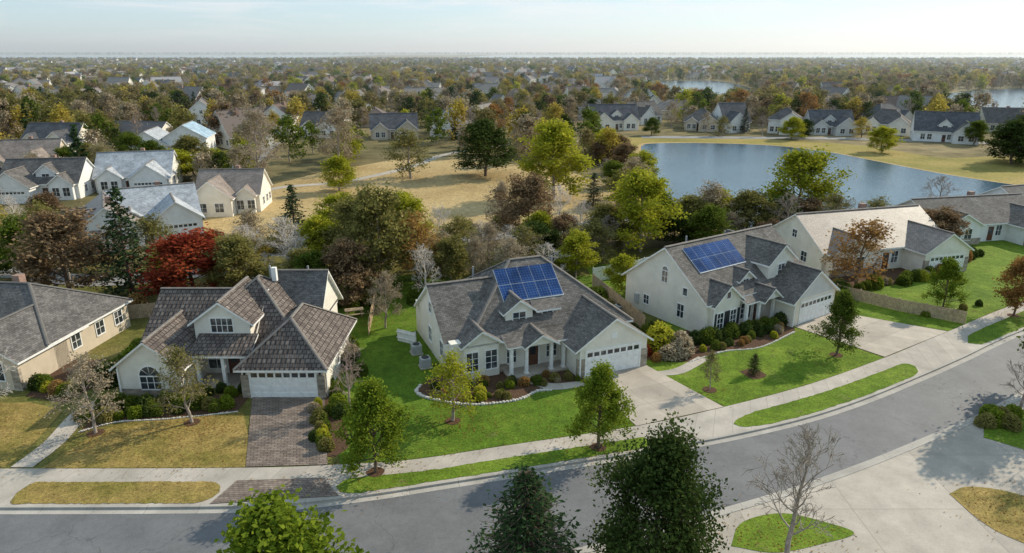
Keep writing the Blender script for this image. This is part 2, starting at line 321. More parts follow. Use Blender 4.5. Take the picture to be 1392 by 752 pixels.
# ------------------------------------------------------------------ trees
def tubes(segs,sides):
    S=np.array([np.r_[a,b,r0,r1] for a,b,r0,r1 in segs]); a=S[:,:3]; b=S[:,3:6]; d=b-a; d/=np.linalg.norm(d,axis=1)[:,None]+1e-9
    ref=np.where(np.abs(d[:,2:3])>.9,np.array([[1.,0,0]]),np.array([[0,0,1.]])); u=np.cross(d,ref); u/=np.linalg.norm(u,axis=1)[:,None]; v=np.cross(d,u)
    th=np.arange(sides)*2*math.pi/sides; ring=u[:,None,:]*np.cos(th)[None,:,None]+v[:,None,:]*np.sin(th)[None,:,None]
    V=np.concatenate([a[:,None]+ring*S[:,6][:,None,None],b[:,None]+ring*S[:,7][:,None,None]],1).reshape(-1,3)
    n=len(S); base=(np.arange(n)*2*sides)[:,None]; j=np.arange(sides)[None]; k=(j+1)%sides
    Q=np.stack([base+j,base+k,base+sides+k,base+sides+j],-1).reshape(-1,4); return V,Q
def leafquads(C,size,rng,tint,up=.35,asp=.65):
    n=len(C); nm=rng.normal(size=(n,3)); nm[:,2]=np.abs(nm[:,2])+up; nm/=np.linalg.norm(nm,axis=1)[:,None]
    r=rng.normal(size=(n,3)); u=np.cross(nm,r); u/=np.linalg.norm(u,axis=1)[:,None]; v=np.cross(nm,u)
    s=(size*rng.uniform(.6,1.35,n))[:,None]; V=np.stack([C+u*s,C+v*s*asp,C-u*s,C-v*s*asp],1).reshape(-1,3)
    return V,np.arange(4*n).reshape(-1,4),np.repeat(tint,4)
def grow(seed,h,w,base=.28,n1=16,kids=(5,4),upb=.25,r0=None,thin=.004,lev1=(12,72),cone=0):
    rng=np.random.default_rng(seed); segs=[]; big=[]; tips=[]; r0=r0 or h*.02
    np_=7; P=[np.zeros(3)]
    for i in range(1,np_): P.append(np.array([rng.normal()*h*.012+P[-1][0],rng.normal()*h*.012+P[-1][1],h*.86*i/(np_-1)]))
    P=np.array(P)
    for i in range(np_-1): big.append((P[i],P[i+1],r0*(1-i/np_)**.8,r0*(1-(i+1)/np_)**.8))
    def br(p,d,L,r,lv,cl):
        n=3 if lv==1 else 2; pts=[p]; q=p; dd=d.copy()
        for i in range(n):
            dd=dd+rng.normal(size=3)*.16+np.array([0,0,upb*.3]); dd/=np.linalg.norm(dd); q=q+dd*L/n; pts.append(q)
            (big if lv==1 else segs).append((pts[-2],q,max(thin,r*(1-i/n*.75)),max(thin,r*(1-(i+1)/n*.75))))
        if lv-1<len(kids):
            k=kids[lv-1]
            for j in range(k):
                t=.3+.7*(j+rng.uniform(.2,1))/k; t=min(t,1); f=t*n; i=min(int(f),n-1); pp=pts[i]+(pts[i+1]-pts[i])*(f-i)
                nd=d+rng.normal(size=3)*.62; nd/=np.linalg.norm(nd); br(pp,nd,L*rng.uniform(.4,.62),r*.45,lv+1,cl if lv>1 else rng.uniform())
        else: tips.append((pts[0],pts[-1],cl))
    for i in range(n1):
        s=(i+rng.uniform(0,.8))/n1; t=base+(1-base)*s; f=t*(np_-1); k=min(int(f),np_-2); pp=P[k]+(P[k+1]-P[k])*(f-k)
        prof=.42+.58*math.sin(math.pi*min(1,.22+.7*s)) if not cone else (1.12-.78*s)
        L=w*.40*prof*rng.uniform(.8,1.15); el=math.radians(lev1[0]+(lev1[1]-lev1[0])*s+rng.normal()*6); az=i*2.4+rng.uniform(-.4,.4)
        br(pp,np.array([math.cos(az)*math.cos(el),math.sin(az)*math.cos(el),math.sin(el)]),L,r0*.38*(1.1-s*.7),1,rng.uniform())
    return big,segs,tips,rng
def tree_mesh(name,seed,h,w,bark,leafm,per=22,lsize=.14,spread=.06,leafprob=1.,sides=(6,3),**k):
    big,segs,tips,rng=grow(seed,h,w,**k)
    V1,Q1=tubes(big,sides[0]); Vs=[V1];Qs=[Q1];off=len(V1)
    if segs: V2,Q2=tubes(segs,sides[1]); Vs.append(V2);Qs.append(Q2+off);off+=len(V2)
    nb=sum(len(q) for q in Qs); T=[np.zeros(off)]
    if per>0:
        tp=[t for t in tips if rng.uniform()<leafprob]; A=np.array([t[0] for t in tp]);B=np.array([t[1] for t in tp]);cl=np.array([t[2] for t in tp])
        f=rng.uniform(.1,1.15,(len(tp),per,1)); C=A[:,None]+(B-A)[:,None]*f+rng.normal(size=(len(tp),per,3))*w*spread*np.array([1,1,.8])
        tt=np.clip(np.repeat(cl,per)*.6+rng.uniform(0,.4,len(tp)*per),0,1); C=C.reshape(-1,3); C[:,2]=np.maximum(C[:,2],.3)
        V3,Q3,T3=leafquads(C,lsize,rng,tt); Vs.append(V3);Qs.append(Q3+off);T.append(T3)
    Q=np.concatenate(Qs); mi=np.ones(len(Q),int); mi[:nb]=0
    return mesh_quads(name,np.concatenate(Vs),Q,mi,np.concatenate(T),[bark,leafm])
def conifer_mesh(name,seed,h,w,leafm,whorls=34,per=9,q=12,ls=.17,base=.06,pw=.85,full=.0):
    rng=np.random.default_rng(seed); big=[(np.zeros(3),np.array([0,0,h*.97]),h*.016,.01)]; segs=[]; C=[];T=[]
    for i in range(whorls):
        t=base+(1-base)*(i+rng.uniform(0,.5))/whorls; z=t*h; L=w/2*((1-t)/(1-base))**pw+.06
        if full: L=w/2*min(1,((1-t)*2.2)**.75+.02)
        for j in range(per):
            az=rng.uniform(0,6.283); Lj=L*rng.uniform(.62,1.15); el=-.12+.5*t+rng.normal()*.1; d=np.array([math.cos(az)*math.cos(el),math.sin(az)*math.cos(el),math.sin(el)]); p=np.array([0,0,z]); e=p+d*Lj+np.array([0,0,-.05*Lj])
            segs.append((p,e,.03,.008)); n=max(3,int(q*Lj/(w/2))+2); tint=rng.uniform()
            f=rng.uniform(.25,1.03,n); c=p+(e-p)*f[:,None]+rng.normal(size=(n,3))*.09*w/3*np.array([1,1,.5]); C.append(c);T.append(np.clip(tint*.6+.4*f-.1+rng.uniform(-.1,.1,n),0,1))
    V1,Q1=tubes(big,6);V2,Q2=tubes(segs,3);C=np.concatenate(C);T=np.concatenate(T)
    V3,Q3,T3=leafquads(C,ls,rng,T,.2,.42); Q=np.concatenate([Q1,Q2+len(V1),Q3+len(V1)+len(V2)]); mi=np.ones(len(Q),int); mi[:len(Q1)+len(Q2)]=0
    return mesh_quads(name,np.concatenate([V1,V2,V3]),Q,mi,np.concatenate([np.zeros(len(V1)+len(V2)),T3]),['bark_brown',leafm])
def recolor(me,name,mats):
    m=me.copy(); m.name=name
    for i,x in enumerate(mats): m.materials[i]=MATS[x]
    return m
H0,W0=8.,6.
full=[tree_mesh('fullA',1,H0,W0,'bark_brown','leaf_green',per=26,kids=(5,4),n1=20,base=.2),tree_mesh('fullB',2,H0,W0,'bark_brown','leaf_green',per=28,n1=18,base=.18),tree_mesh('fullC',3,H0,W0,'bark_brown','leaf_green',per=26,n1=22,base=.22,spread=.05)]
young=[tree_mesh('youngA',4,H0,W0,'bark_brown','leaf_green',per=26,n1=22,base=.16,spread=.045,lsize=.115,cone=1),tree_mesh('youngB',5,H0,W0,'bark_brown','leaf_green',per=26,n1=24,base=.14,spread=.045,lsize=.115,cone=1)]
thick=[tree_mesh('thickA',6,H0,W0,'bark_brown','leaf_dark',per=44,n1=34,kids=(6,4),base=.10,spread=.055,lsize=.085)]
airy=[tree_mesh('airyA',11,H0,W0,'bark_grey','leaf_olive',per=11,n1=16,lsize=.12,spread=.045,base=.2),tree_mesh('airyB',12,H0,W0,'bark_grey','leaf_olive',per=13,n1=17,lsize=.12,spread=.05,base=.18)]
sparse=[tree_mesh('sparseA',21,H0,W0,'bark_grey','leaf_tan',per=5,n1=15,kids=(5,4,3),lsize=.09,spread=.035,thin=.012,upb=.5,lev1=(30,78),base=.18),tree_mesh('sparseB',22,H0,W0,'bark_grey','leaf_tan',per=4,n1=14,kids=(5,4,3),lsize=.09,spread=.03,thin=.012,upb=.5,lev1=(25,75),base=.16)]
bare=[tree_mesh('bareA',31,H0,W0,'bark_grey','leaf_tan',per=0,n1=15,kids=(5,4,4),thin=.012,upb=.55,lev1=(28,80),base=.2),tree_mesh('bareB',32,H0,W0,'bark_grey','leaf_tan',per=0,n1=13,kids=(5,5,4),thin=.012,upb=.5,lev1=(22,78),base=.15)]
con=[conifer_mesh('conA',41,10,4.6,'needle_dark'),conifer_mesh('conB',42,10,4.6,'needle_dark',whorls=30,per=8)]
conn=[conifer_mesh('conN',43,10,4.6,'needle_dark',whorls=44,per=15,q=22,ls=.10,pw=.7)]
dense=[conifer_mesh('denA',51,9,5,'leaf_dark',whorls=40,per=12,q=14,ls=.14,pw=.6,full=1)]
KIND={}
def kind(k,objname,src,mats,h0=H0,w0=W0): KIND[k]=(objname,[recolor(m,objname,mats) for m in src],h0,w0)
kind('green','maple_tree',full,['bark_brown','leaf_green']); kind('fresh','maple_tree',young,['bark_brown','leaf_fresh']); kind('youngdark','linden_tree',young,['bark_brown','leaf_green'])
kind('yg','willow_tree',[full[1],full[2],full[0]],['bark_grey','leaf_yellowgreen']); kind('gold','honey_locust_tree',airy,['bark_brown','leaf_gold'])
kind('dark','oak_tree',full,['bark_brown','leaf_dark']); kind('thick','live_oak_tree',thick,['bark_brown','leaf_dark']); kind('brown','brown_oak_tree',full,['bark_brown','leaf_brown']); kind('rust','autumn_oak_tree',[full[0],airy[0]],['bark_brown','leaf_rust'])
kind('red','red_maple_tree',full,['bark_brown','leaf_red']); kind('olive','elm_tree',[full[2]]+airy,['bark_grey','leaf_olive']); kind('tan','beech_tree',airy+sparse,['bark_grey','leaf_tan'])
kind('sparse','budding_tree',sparse,['bark_grey','leaf_olive']); kind('sparseyg','yellow_locust_tree',[airy[0]],['bark_grey','leaf_yellowgreen']); kind('sparsetan','bare_ash_tree',sparse,['bark_grey','leaf_tan']); kind('bare','bare_tree',bare,['bark_grey','leaf_tan']); kind('white','bare_birch_tree',bare,['bark_white','leaf_tan']); kind('pink','bare_dogwood_tree',bare,['bark_pink','leaf_tan'])
kind('spruce','spruce_tree',con,['bark_brown','needle_dark'],10,4.6); kind('nspruce','spruce_tree',conn,['bark_brown','needle_dark'],10,4.6); kind('bspruce','pine_tree',con,['bark_brown','needle_blue'],10,4.6)
placed=[]
def T(k,x,y,h,w,z=None):
    nm,ms,h0,w0=KIND[k]; o=bpy.data.objects.new(nm,ms[int(RNG.integers(len(ms)))]); o.location=(x,y,(.12 if y<84 else 0) if z is None else z)
    o.scale=(w/w0,w/w0*RNG.uniform(.92,1.08),h/h0); o.rotation_euler=(0,0,RNG.uniform(0,6.28)); link(o); placed.append((x,y,w)); return o
TREES=[('fresh',-8.5,36.6,6.2,5.0),('fresh',5.7,39.4,6.0,4.3),('sparseyg',-4.2,42.8,5.0,4.6),('sparsetan',-28.6,41.2,5.2,4.4),('sparse',-22.6,42.6,5.3,4.8),('white',-36.4,42.6,6.4,4.2),
('youngdark',28,53.9,5.8,3.8),('fresh',44.0,65.2,5.4,3.8),('rust',49.8,63.2,5.6,4.2),('sparse',15.3,47.5,2.9,1.9),('pink',-11.9,44.6,5.0,3.6),
('red',-33.5,68,6.6,9.6),('brown',-47,68.5,8.6,9.2),('spruce',-41.3,70,11.6,7.6),('spruce',-29,88.5,8.6,5.8),('white',-26.5,77,6.4,7.5),('white',-30,75,6.0,6),('white',-24,73,5.4,6),
('olive',-14.3,70,10.2,7.8),('rust',-10.5,72,8.0,7.2),('olive',-17.5,76,8.6,7.5),('yg',-13,82,7.8,6.5),('olive',-20,80,7.6,6.5),('brown',-16.5,66.5,6.2,6),
('yg',7.5,121,12.2,11.6),('yg',16.8,86,9.8,9.2),('yg',42.5,99,10.6,10.5),('brown',2,88,9.0,7.6),('sparsetan',-1,91,7.6,6.5),
('dark',-5.6,144,10.6,13),('spruce',13.7,113,6,4.6),('yg',29.5,95,6.0,7.4),('olive',25,92,5.6,7),('rust',38.2,71.5,7.2,8.2),('white',7,98.5,6.2,6),('white',-8.5,80,6.8,5.5),('olive',-6,78,6,6.5),('sparsetan',-3,76,5.6,6),('white',9,88,6,6),
('olive',-21,141,9,11),('yg',-32.5,127,6,7),('tan',-47,128,14,12),('tan',-38,150,12.5,12),('yg',-68,138,5.8,9),('yg',-62,141,5.4,8),('dark',3,79,5,6.5),('olive',10,81,4.8,6),
('tan',28,93,7.2,7),('brown',55,86,5.4,7),('bare',66,104,6.6,7),('dark',21.5,88,4.6,6),('sparse',44,91,6,7),('olive',50,92,5.4,7),('bare',37,90,6.6,7),('olive',33,92,6.2,7),
('nspruce',.6,24.6,8.3,7.2),('thick',6.8,25.4,8.4,6.0),('fresh',-9.2,22,8.3,7.4),('bare',14.2,29.0,7.2,5.6),('pink',37.0,44.2,5.2,4.4),('green',42.5,47.5,10.5,6),('bare',42,42.5,9,7),
('bspruce',-52,78,7.6,5.6),('olive',-58,82,6.6,7),('spruce',-74,88,7.4,5),('thick',122,165,9.5,10),('dark',117,160,9,11),('dark',128,158,9.5,11),('bare',-62,66,6,6),('olive',-44,80,5.6,6.5),
('green',-20.5,66,5.2,4.5),('sparsetan',-12,60,5,4),('yg',12,70.5,3.8,4.2),('olive',19,72,4.2,5),('yg',97,180,6,8),('yg',84,208,6,8),('yg',-24,92,6,7),('white',-9,67.5,5.6,5),
('green',44,219,5,6),('olive',66,217,5.5,6),('bare',78,216,6,6),('dark',90,213,5,5.5),('gold',107,212,5.5,6.5),('olive',26,222,6.5,7),('tan',55,240,8,8),('bare',104,226,8,8),('green',131,196,6,7),('tan',62,222,6,5),('spruce',75,224,8,5),('olive',88,230,8,8)]
for t in TREES: T(*t)
def belt(P,n,kinds,hr,wr,mind):
    P=np.array(P); x0,y0=P.min(0);x1,y1=P.max(0); c=0; tries=0
    while c<n and tries<n*60:
        tries+=1; x=RNG.uniform(x0,x1);y=RNG.uniform(y0,y1)
        if not inpoly(x,y,P): continue
        if any((x-a)**2+(y-b)**2<(mind*.5+w*.25)**2 for a,b,w in placed): continue
        if any((x-a)**2+(y-b)**2<r*r for a,b,r in HCLEAR): continue
        w=RNG.uniform(*wr); T(kinds[int(RNG.integers(len(kinds)))],x,y,w*RNG.uniform(hr[0],hr[1]),w); c+=1
HCLEAR=[(-21,54,12),(0,57,12),(20,66,12),(46,81,13),(66,92,12),(-45,54,13),(-83,121,12),(-71,128,12),(-46,112,12),(-47,96,10),(-84,171,14)]
mixk=['olive','brown','sparsetan','tan','bare','green','gold','sparse','white','olive','yg','white']
belt([(-38,66),(-6,68),(8,74),(8,84),(-14,84),(-36,82)],28,mixk,(.85,1.15),(4.2,6.2),3.5)
belt([(8,84),(30,86),(62,90),(58,94),(30,95),(12,94)],16,['olive','brown','tan','sparsetan','green','bare','yg'],(.75,.95),(4.5,6.5),4)
belt([(-95,60),(-50,60),(-40,72),(-40,90),(-60,105),(-95,105)],26,mixk+['bspruce','spruce'],(.85,1.2),(4.5,6.8),5.6)
belt([(-80,110),(-55,130),(-55,150),(-95,150),(-95,110)],14,mixk,(.85,1.1),(5,8),6)
belt([(18,104),(24,104),(26,140),(30,185),(20,185),(16,140)],14,['olive','brown','tan','bare','green','gold','yg'],(.75,.95),(5,8),5)

# ------------------------------------------------------------------ shrubs, leaf litter
def shrub_mesh(name,seed,leafm,n=1100,ls=.055):
    rng=np.random.default_rng(seed); d=rng.normal(size=(n,3)); d[:,2]=np.abs(d[:,2])*.9; d/=np.linalg.norm(d,axis=1)[:,None]
    k=rng.normal(size=(7,3)); k[:,2]=np.abs(k[:,2]); k/=np.linalg.norm(k,axis=1)[:,None]
    lob=np.max(d@k.T,1); r=.36+.2*np.clip(lob,.3,1)**2+rng.normal(size=n)*.03; C=d*r[:,None]; C[:,2]=C[:,2]*1.4+.03
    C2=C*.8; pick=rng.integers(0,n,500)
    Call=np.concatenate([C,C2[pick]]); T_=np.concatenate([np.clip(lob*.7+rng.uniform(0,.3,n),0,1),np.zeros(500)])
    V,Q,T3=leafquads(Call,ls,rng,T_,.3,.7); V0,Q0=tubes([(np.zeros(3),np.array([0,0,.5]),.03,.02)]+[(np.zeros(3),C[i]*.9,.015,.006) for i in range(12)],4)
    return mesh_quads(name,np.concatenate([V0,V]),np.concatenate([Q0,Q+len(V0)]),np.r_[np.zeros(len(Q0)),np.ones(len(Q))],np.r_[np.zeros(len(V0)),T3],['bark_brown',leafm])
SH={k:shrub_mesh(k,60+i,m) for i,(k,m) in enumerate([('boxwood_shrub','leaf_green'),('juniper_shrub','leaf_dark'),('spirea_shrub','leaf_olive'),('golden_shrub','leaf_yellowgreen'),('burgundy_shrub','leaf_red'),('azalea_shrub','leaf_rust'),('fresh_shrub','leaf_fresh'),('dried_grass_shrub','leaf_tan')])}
def shrub(k,x,y,d,h=None,z=.14):
    o=bpy.data.objects.new(k,SH[k]); o.location=(x,y,z); h=h or d*.8; o.scale=(d,d*RNG.uniform(.9,1.1),h/.8); o.rotation_euler=(0,0,RNG.uniform(0,6.28)); link(o)
def shrubs(pts,n,kinds,dr,jit=.35):
    c,_=resample(np.array(pts,float),n)
    for x,y in c: d=RNG.uniform(*dr); shrub(kinds[int(RNG.integers(len(kinds)))],x+RNG.normal()*jit,y+RNG.normal()*jit,d)
gk=['boxwood_shrub','juniper_shrub','spirea_shrub','fresh_shrub','boxwood_shrub','juniper_shrub']; mk=gk+['golden_shrub','azalea_shrub','spirea_shrub','dried_grass_shrub']
shrubs([(-29.8,44.6),(-24.5,44.6)],6,['boxwood_shrub','juniper_shrub'],(1.1,1.5),.15); shrubs([(-30,43),(-25.8,43.9),(-21,44.9)],14,gk,(.6,1.2)); shrubs([(-24.4,46.6),(-20.6,46.8)],6,gk,(.8,1.1))
shrubs([(-14.3,44.5),(-12.2,39.2)],12,mk,(.7,1.2)); shrubs([(-14,47.5),(-12.2,43)],9,gk,(.8,1.3))
shrubs([(-6.2,48.2),(-5.2,46.9),(-3,46.1),(-.3,46.6)],16,mk,(.4,.9),.3); shrubs([(-5,49.7),(-1,50.7)],10,gk,(.8,1.1),.25); shrubs([(1,48.6),(5,49.4)],9,mk,(.5,.9),.3); shrubs([(-3.6,47.8),(.2,48.6)],8,mk,(.6,1.0),.4)
shrub('golden_shrub',-2.4,46.6,1.0,.8); shrub('azalea_shrub',12.2,52.8,.9); shrub('burgundy_shrub',11.6,54,1.1)
for q in [(13.0,55.3,3.0,2.2),(14.6,54.3,2.5,2.0),(13.6,53.4,2.0,1.4)]: shrub('dried_grass_shrub' if q[2]<2.8 else 'golden_shrub',*q)
shrubs([(16.5,56.4),(18.6,57.3),(22,58.8),(25.4,60.5)],15,['boxwood_shrub','juniper_shrub'],(1.1,1.6),.2); shrubs([(17,55),(20,56),(25.5,59.5)],14,mk,(.6,1.0),.25)
shrubs([(10.6,57.5),(13,58)],4,gk,(1,1.6)); shrubs([(36,69.8),(44,73.2),(52,77.5)],20,mk,(.9,1.6),.4); shrubs([(33.6,66),(36,70)],6,gk,(1.2,2))
shrubs([(-37,48),(-33.5,47),(-33,52)],14,mk,(.8,1.5),.4); shrubs([(-32.6,48.5),(-31,56)],10,gk,(1.2,2.2),.5); shrubs([(-13.2,50),(-15.5,58)],10,mk,(1,1.8),.4)
shrubs([(33,42),(36,43.6)],6,['spirea_shrub','burgundy_shrub','fresh_shrub'],(.8,1.4)); shrubs([(10,62),(9,68)],6,gk,(1.2,2)); shrubs([(48,66),(41,63)],4,gk,(.6,.9),.2)
shrubs([(-40,62),(-26,66),(-14,66)],16,gk+['azalea_shrub'],(1.4,2.6),1); shrubs([(-10,66),(6,70)],12,gk,(1.3,2.4),.8); shrubs([(20,74),(34,82)],12,gk,(1.4,2.4),.8); shrubs([(52,80),(60,84)],8,mk,(1,1.8),.6)
shrubs([(-30,90),(-8,95),(8,101)],12,['spirea_shrub','dried_grass_shrub','boxwood_shrub'],(1.2,2.6),1.2); shrubs([(27,103),(35,99),(64,99),(84,103)],24,['spirea_shrub','dried_grass_shrub','golden_shrub'],(1.2,2.6),.8)
o=bpy.data.objects.new('cone_arborvitae',recolor(dense[0],'cone_arborvitae',['bark_brown','leaf_dark'])); o.location=(19.6,50.2,.14); o.scale=(.22,.22,.2); link(o)
def litter():
    rng=np.random.default_rng(90); C=[]
    for x,y,w,n in [(-28.6,41.2,4,500),(-22.6,42.6,4,500),(-8.5,36.6,4,250),(5.7,39.4,4,200),(-4.2,42.8,4,500),(-11.9,44.6,3,350),(-36.4,42.6,4,400),(15.3,47.5,2.5,120),(28,53.9,3.5,150),(49.8,63.2,4,350),(14.2,30,4,400),(37,44,4,400),(-14,63,6,900),(-22,40,7,600),(0,44,9,400),(20,52,8,300),(29,33,4,350)]:
        C.append(np.c_[x+rng.normal(size=n)*w*.5,y+rng.normal(size=n)*w*.4,np.full(n,.175)])
    C=np.concatenate(C); V,Q,Tt=leafquads(C,.05,rng,rng.uniform(0,1,len(C)),3,.7); link(bpy.data.objects.new('fallen_leaves',mesh_quads('fallen_leaves',V,Q,np.zeros(len(Q)),Tt,['leaf_rust'])))
litter()
def stones(pts,name='stone_edging',s=.2):
    c,L=resample(np.array(pts),10); n=int(L/(s*1.5)); c,_=resample(np.array(pts),n); V=[];F=[]
    for x,y in c:
        b=len(V); r=s*RNG.uniform(.7,1.2); a0=RNG.uniform(0,6)
        for zz,k in((0,1),(.6,1.05),(1,.6)):
            for j in range(6):
                a=a0+j*math.pi/3; V.append((x+math.cos(a)*r*k*RNG.uniform(.85,1.1),y+math.sin(a)*r*k*.8,.14+zz*r*.9))
        for l in(0,1):
            for j in range(6): F.append((b+l*6+j,b+l*6+(j+1)%6,b+l*6+6+(j+1)%6,b+l*6+6+j))
        F.append(tuple(b+12+j for j in range(6)))
    me=bpy.data.meshes.new(name); me.from_pydata(V,[],F); me.materials.append(MATS['stone_white']); link(bpy.data.objects.new(name,me))
stones(smooth([(-7.2,48.2),(-7.3,47),(-5.9,45.9),(-3.1,45.1),(.3,45.8),(1.9,47.2),(3,47.4)]),s=.17)
stones(smooth([(-29.8,41.3),(-28,42.6),(-25,43),(-22,43.6),(-20,44.1)]),s=.09); stones(smooth([(15,52.5),(18.5,54.6),(22,55.5),(26.4,59)]),s=.1)

# ------------------------------------------------------------------ houses
class House:
    def __init__(s,name,x,y,deg,z=.12): s.name=name; s.o=(x,y,z); s.deg=deg; s.parts={}
    def solid(s,part,base,vec,mat,topmat=None):
        B=[np.array(p,float) for p in base]; vec=np.array(vec,float); C=[p+vec for p in B]; n=len(B); cen=sum(B+C)/(2*n)
        fs=[(B,topmat or mat),(C,mat)]+[([B[i],B[(i+1)%n],C[(i+1)%n],C[i]],mat) for i in range(n)]
        for f,m in fs:
            nm=np.cross(f[1]-f[0],f[2]-f[0]); fc=sum(f)/len(f)
            if np.dot(nm,fc-cen)<0: f=f[::-1]
            s.parts.setdefault(part,[]).append((f,m))
    def box(s,part,x0,x1,y0,y1,z0,z1,mat): s.solid(part,[(x0,y0,z0),(x1,y0,z0),(x1,y1,z0),(x0,y1,z0)],(0,0,z1-z0),mat)
    def fbox(s,part,face,pos,a0,a1,b0,b1,d0,d1,mat):
        if face=='S': s.box(part,a0,a1,pos-d1,pos-d0,b0,b1,mat)
        elif face=='N': s.box(part,a0,a1,pos+d0,pos+d1,b0,b1,mat)
        elif face=='W': s.box(part,pos-d1,pos-d0,a0,a1,b0,b1,mat)
        else: s.box(part,pos+d0,pos+d1,a0,a1,b0,b1,mat)
    def cap(s,p,q,mat,w=.16,h=.07):
        p=np.array(p,float);q=np.array(q,float);d=q-p;d/=np.linalg.norm(d);u=np.cross(d,(0,0,1));u/=np.linalg.norm(u)
        s.solid('roof_ridge_caps',[p+u*w+(0,0,h*.3),p-u*w+(0,0,h*.3),p-u*w*.4+(0,0,h*1.3),p+u*w*.4+(0,0,h*1.3)][::1],q-p,mat)
    def slope(s,pts,mat,th=.17): s.solid('roof',pts,(0,0,-th),'trim_white',mat)
    def gable(s,x0,x1,y0,y1,ze,pitch,axis,roof,wall,oh=.4,og=.3,capm='ridge_cap',ends=(1,1)):
        f=(lambda a,b,z:(a,b,z)) if axis=='y' else (lambda a,b,z:(b,a,z))
        A0,A1,B0,B1=(x0,x1,y0,y1) if axis=='y' else (y0,y1,x0,x1)
        h=(A1-A0)/2;m=(A0+A1)/2;zr=ze+.12+pitch*h;zl=ze+.12-pitch*oh; b0=B0-og*ends[0]; b1=B1+og*ends[1]
        s.slope([f(A0-oh,b0,zl),f(A0-oh,b1,zl),f(m,b1,zr),f(m,b0,zr)],roof); s.slope([f(A1+oh,b0,zl),f(A1+oh,b1,zl),f(m,b1,zr),f(m,b0,zr)],roof)
        v=np.array(f(0,B1-B0,0)); s.solid('gable_walls',[f(A0,B0,ze),f(A1,B0,ze),f(m,B0,ze+pitch*h)],v,wall); s.cap(f(m,b0,zr),f(m,b1,zr),capm)
    def hip(s,x0,x1,y0,y1,ze,pitch,roof,oh=.4,capm='ridge_cap'):
        X0,X1,Y0,Y1=x0-oh,x1+oh,y0-oh,y1+oh; zl=ze+.12-pitch*oh; w=X1-X0;d=Y1-Y0;h=min(w,d)/2; zr=zl+pitch*h
        if w>=d: r0=(X0+h,(Y0+Y1)/2,zr); r1=(X1-h,(Y0+Y1)/2,zr)
        else: r0=((X0+X1)/2,Y0+h,zr); r1=((X0+X1)/2,Y1-h,zr)
        a,b,c,e=(X0,Y0,zl),(X1,Y0,zl),(X1,Y1,zl),(X0,Y1,zl)
        if w>=d: F=[[a,b,r1,r0],[b,c,r1],[c,e,r0,r1],[e,a,r0]]; hips=[(a,r0),(e,r0),(b,r1),(c,r1)]
        else: F=[[a,b,r0],[b,c,r1,r0],[c,e,r1],[e,a,r0,r1]]; hips=[(a,r0),(b,r0),(c,r1),(e,r1)]
        for f in F: s.slope(f,roof)
        for p,q in hips: s.cap(p,q,capm)
        if np.linalg.norm(np.subtract(r0,r1))>.3: s.cap(r0,r1,capm)
    def window(s,face,pos,a,z,w,h,cols=2,rows=2,shut=None,arch=False):
        t=.09; x0,x1=a-w/2,a+w/2
        s.fbox('window_glass',face,pos,x0,x1,z,z+h,-.05,.015,'window_glass'); fr='window_frames'
        s.fbox(fr,face,pos,x0-t,x0,z-t,z+h+t,-.02,.06,'trim_white'); s.fbox(fr,face,pos,x1,x1+t,z-t,z+h+t,-.02,.06,'trim_white')
        s.fbox(fr,face,pos,x0,x1,z+h,z+h+t,-.02,.062,'trim_white'); s.fbox(fr,face,pos,x0,x1,z-t,z,-.02,.09,'trim_white')
        for i in range(1,cols): s.fbox(fr,face,pos,x0+w*i/cols-.025,x0+w*i/cols+.025,z,z+h,-.02,.035,'trim_white')
        for i in range(1,rows): s.fbox(fr,face,pos,x0,x1,z+h*i/rows-.02,z+h*i/rows+.02,-.02,.03,'trim_white')
        if shut: s.fbox('shutters',face,pos,x0-t-.38,x0-t-.03,z-.05,z+h+.05,0,.05,shut); s.fbox('shutters',face,pos,x1+t+.03,x1+t+.38,z-.05,z+h+.05,0,.05,shut)
        if arch:
            def P(r,ang,d):
                aa=a+math.cos(ang)*r; zz=z+h+t+math.sin(ang)*r
                return {'S':(aa,pos-d,zz),'W':(pos-d,aa,zz),'E':(pos+d,aa,zz),'N':(aa,pos+d,zz)}[face]
            v=np.subtract(P(0,0,.03),P(0,0,0)); n=10
            s.solid('window_glass',[P(w/2,math.pi*i/n,.0) for i in range(n+1)],v,'window_glass')
            for i in range(n): s.solid(fr,[P(w/2,math.pi*i/n,0),P(w/2,math.pi*(i+1)/n,0),P(w/2+t,math.pi*(i+1)/n,0),P(w/2+t,math.pi*i/n,0)],v*2,'trim_white')
            for q in(.25,.5,.75): 
                c,e=P(0,0,.03),P(w/2,math.pi*q,.03); k=P(w/2,math.pi*q+.06,.03); s.solid(fr,[c,e,k],v*.3,'trim_white')
    def garage(s,face,pos,a,w,h=2.15):
        x0,x1=a-w/2,a+w/2; t=.14
        s.fbox('garage_door',face,pos,x0,x1,0.02,h,-.03,.02,'trim_white')
        n=8
        for r in range(4):
            for c in range(n):
                cx=x0+w*(c+.5)/n; z0=.08+r*h/4; m='window_glass' if r==3 else 'vinyl_white'
                s.fbox('garage_panels',face,pos,cx-w/n*.38,cx+w/n*.38,z0,z0+h/4*.66,.0,.024 if r==3 else .045,m)
        s.fbox('garage_trim',face,pos,x0-t,x0,0,h+t,-.02,.07,'trim_white'); s.fbox('garage_trim',face,pos,x1,x1+t,0,h+t,-.02,.07,'trim_white'); s.fbox('garage_trim',face,pos,x0,x1,h,h+t,-.02,.068,'trim_white')
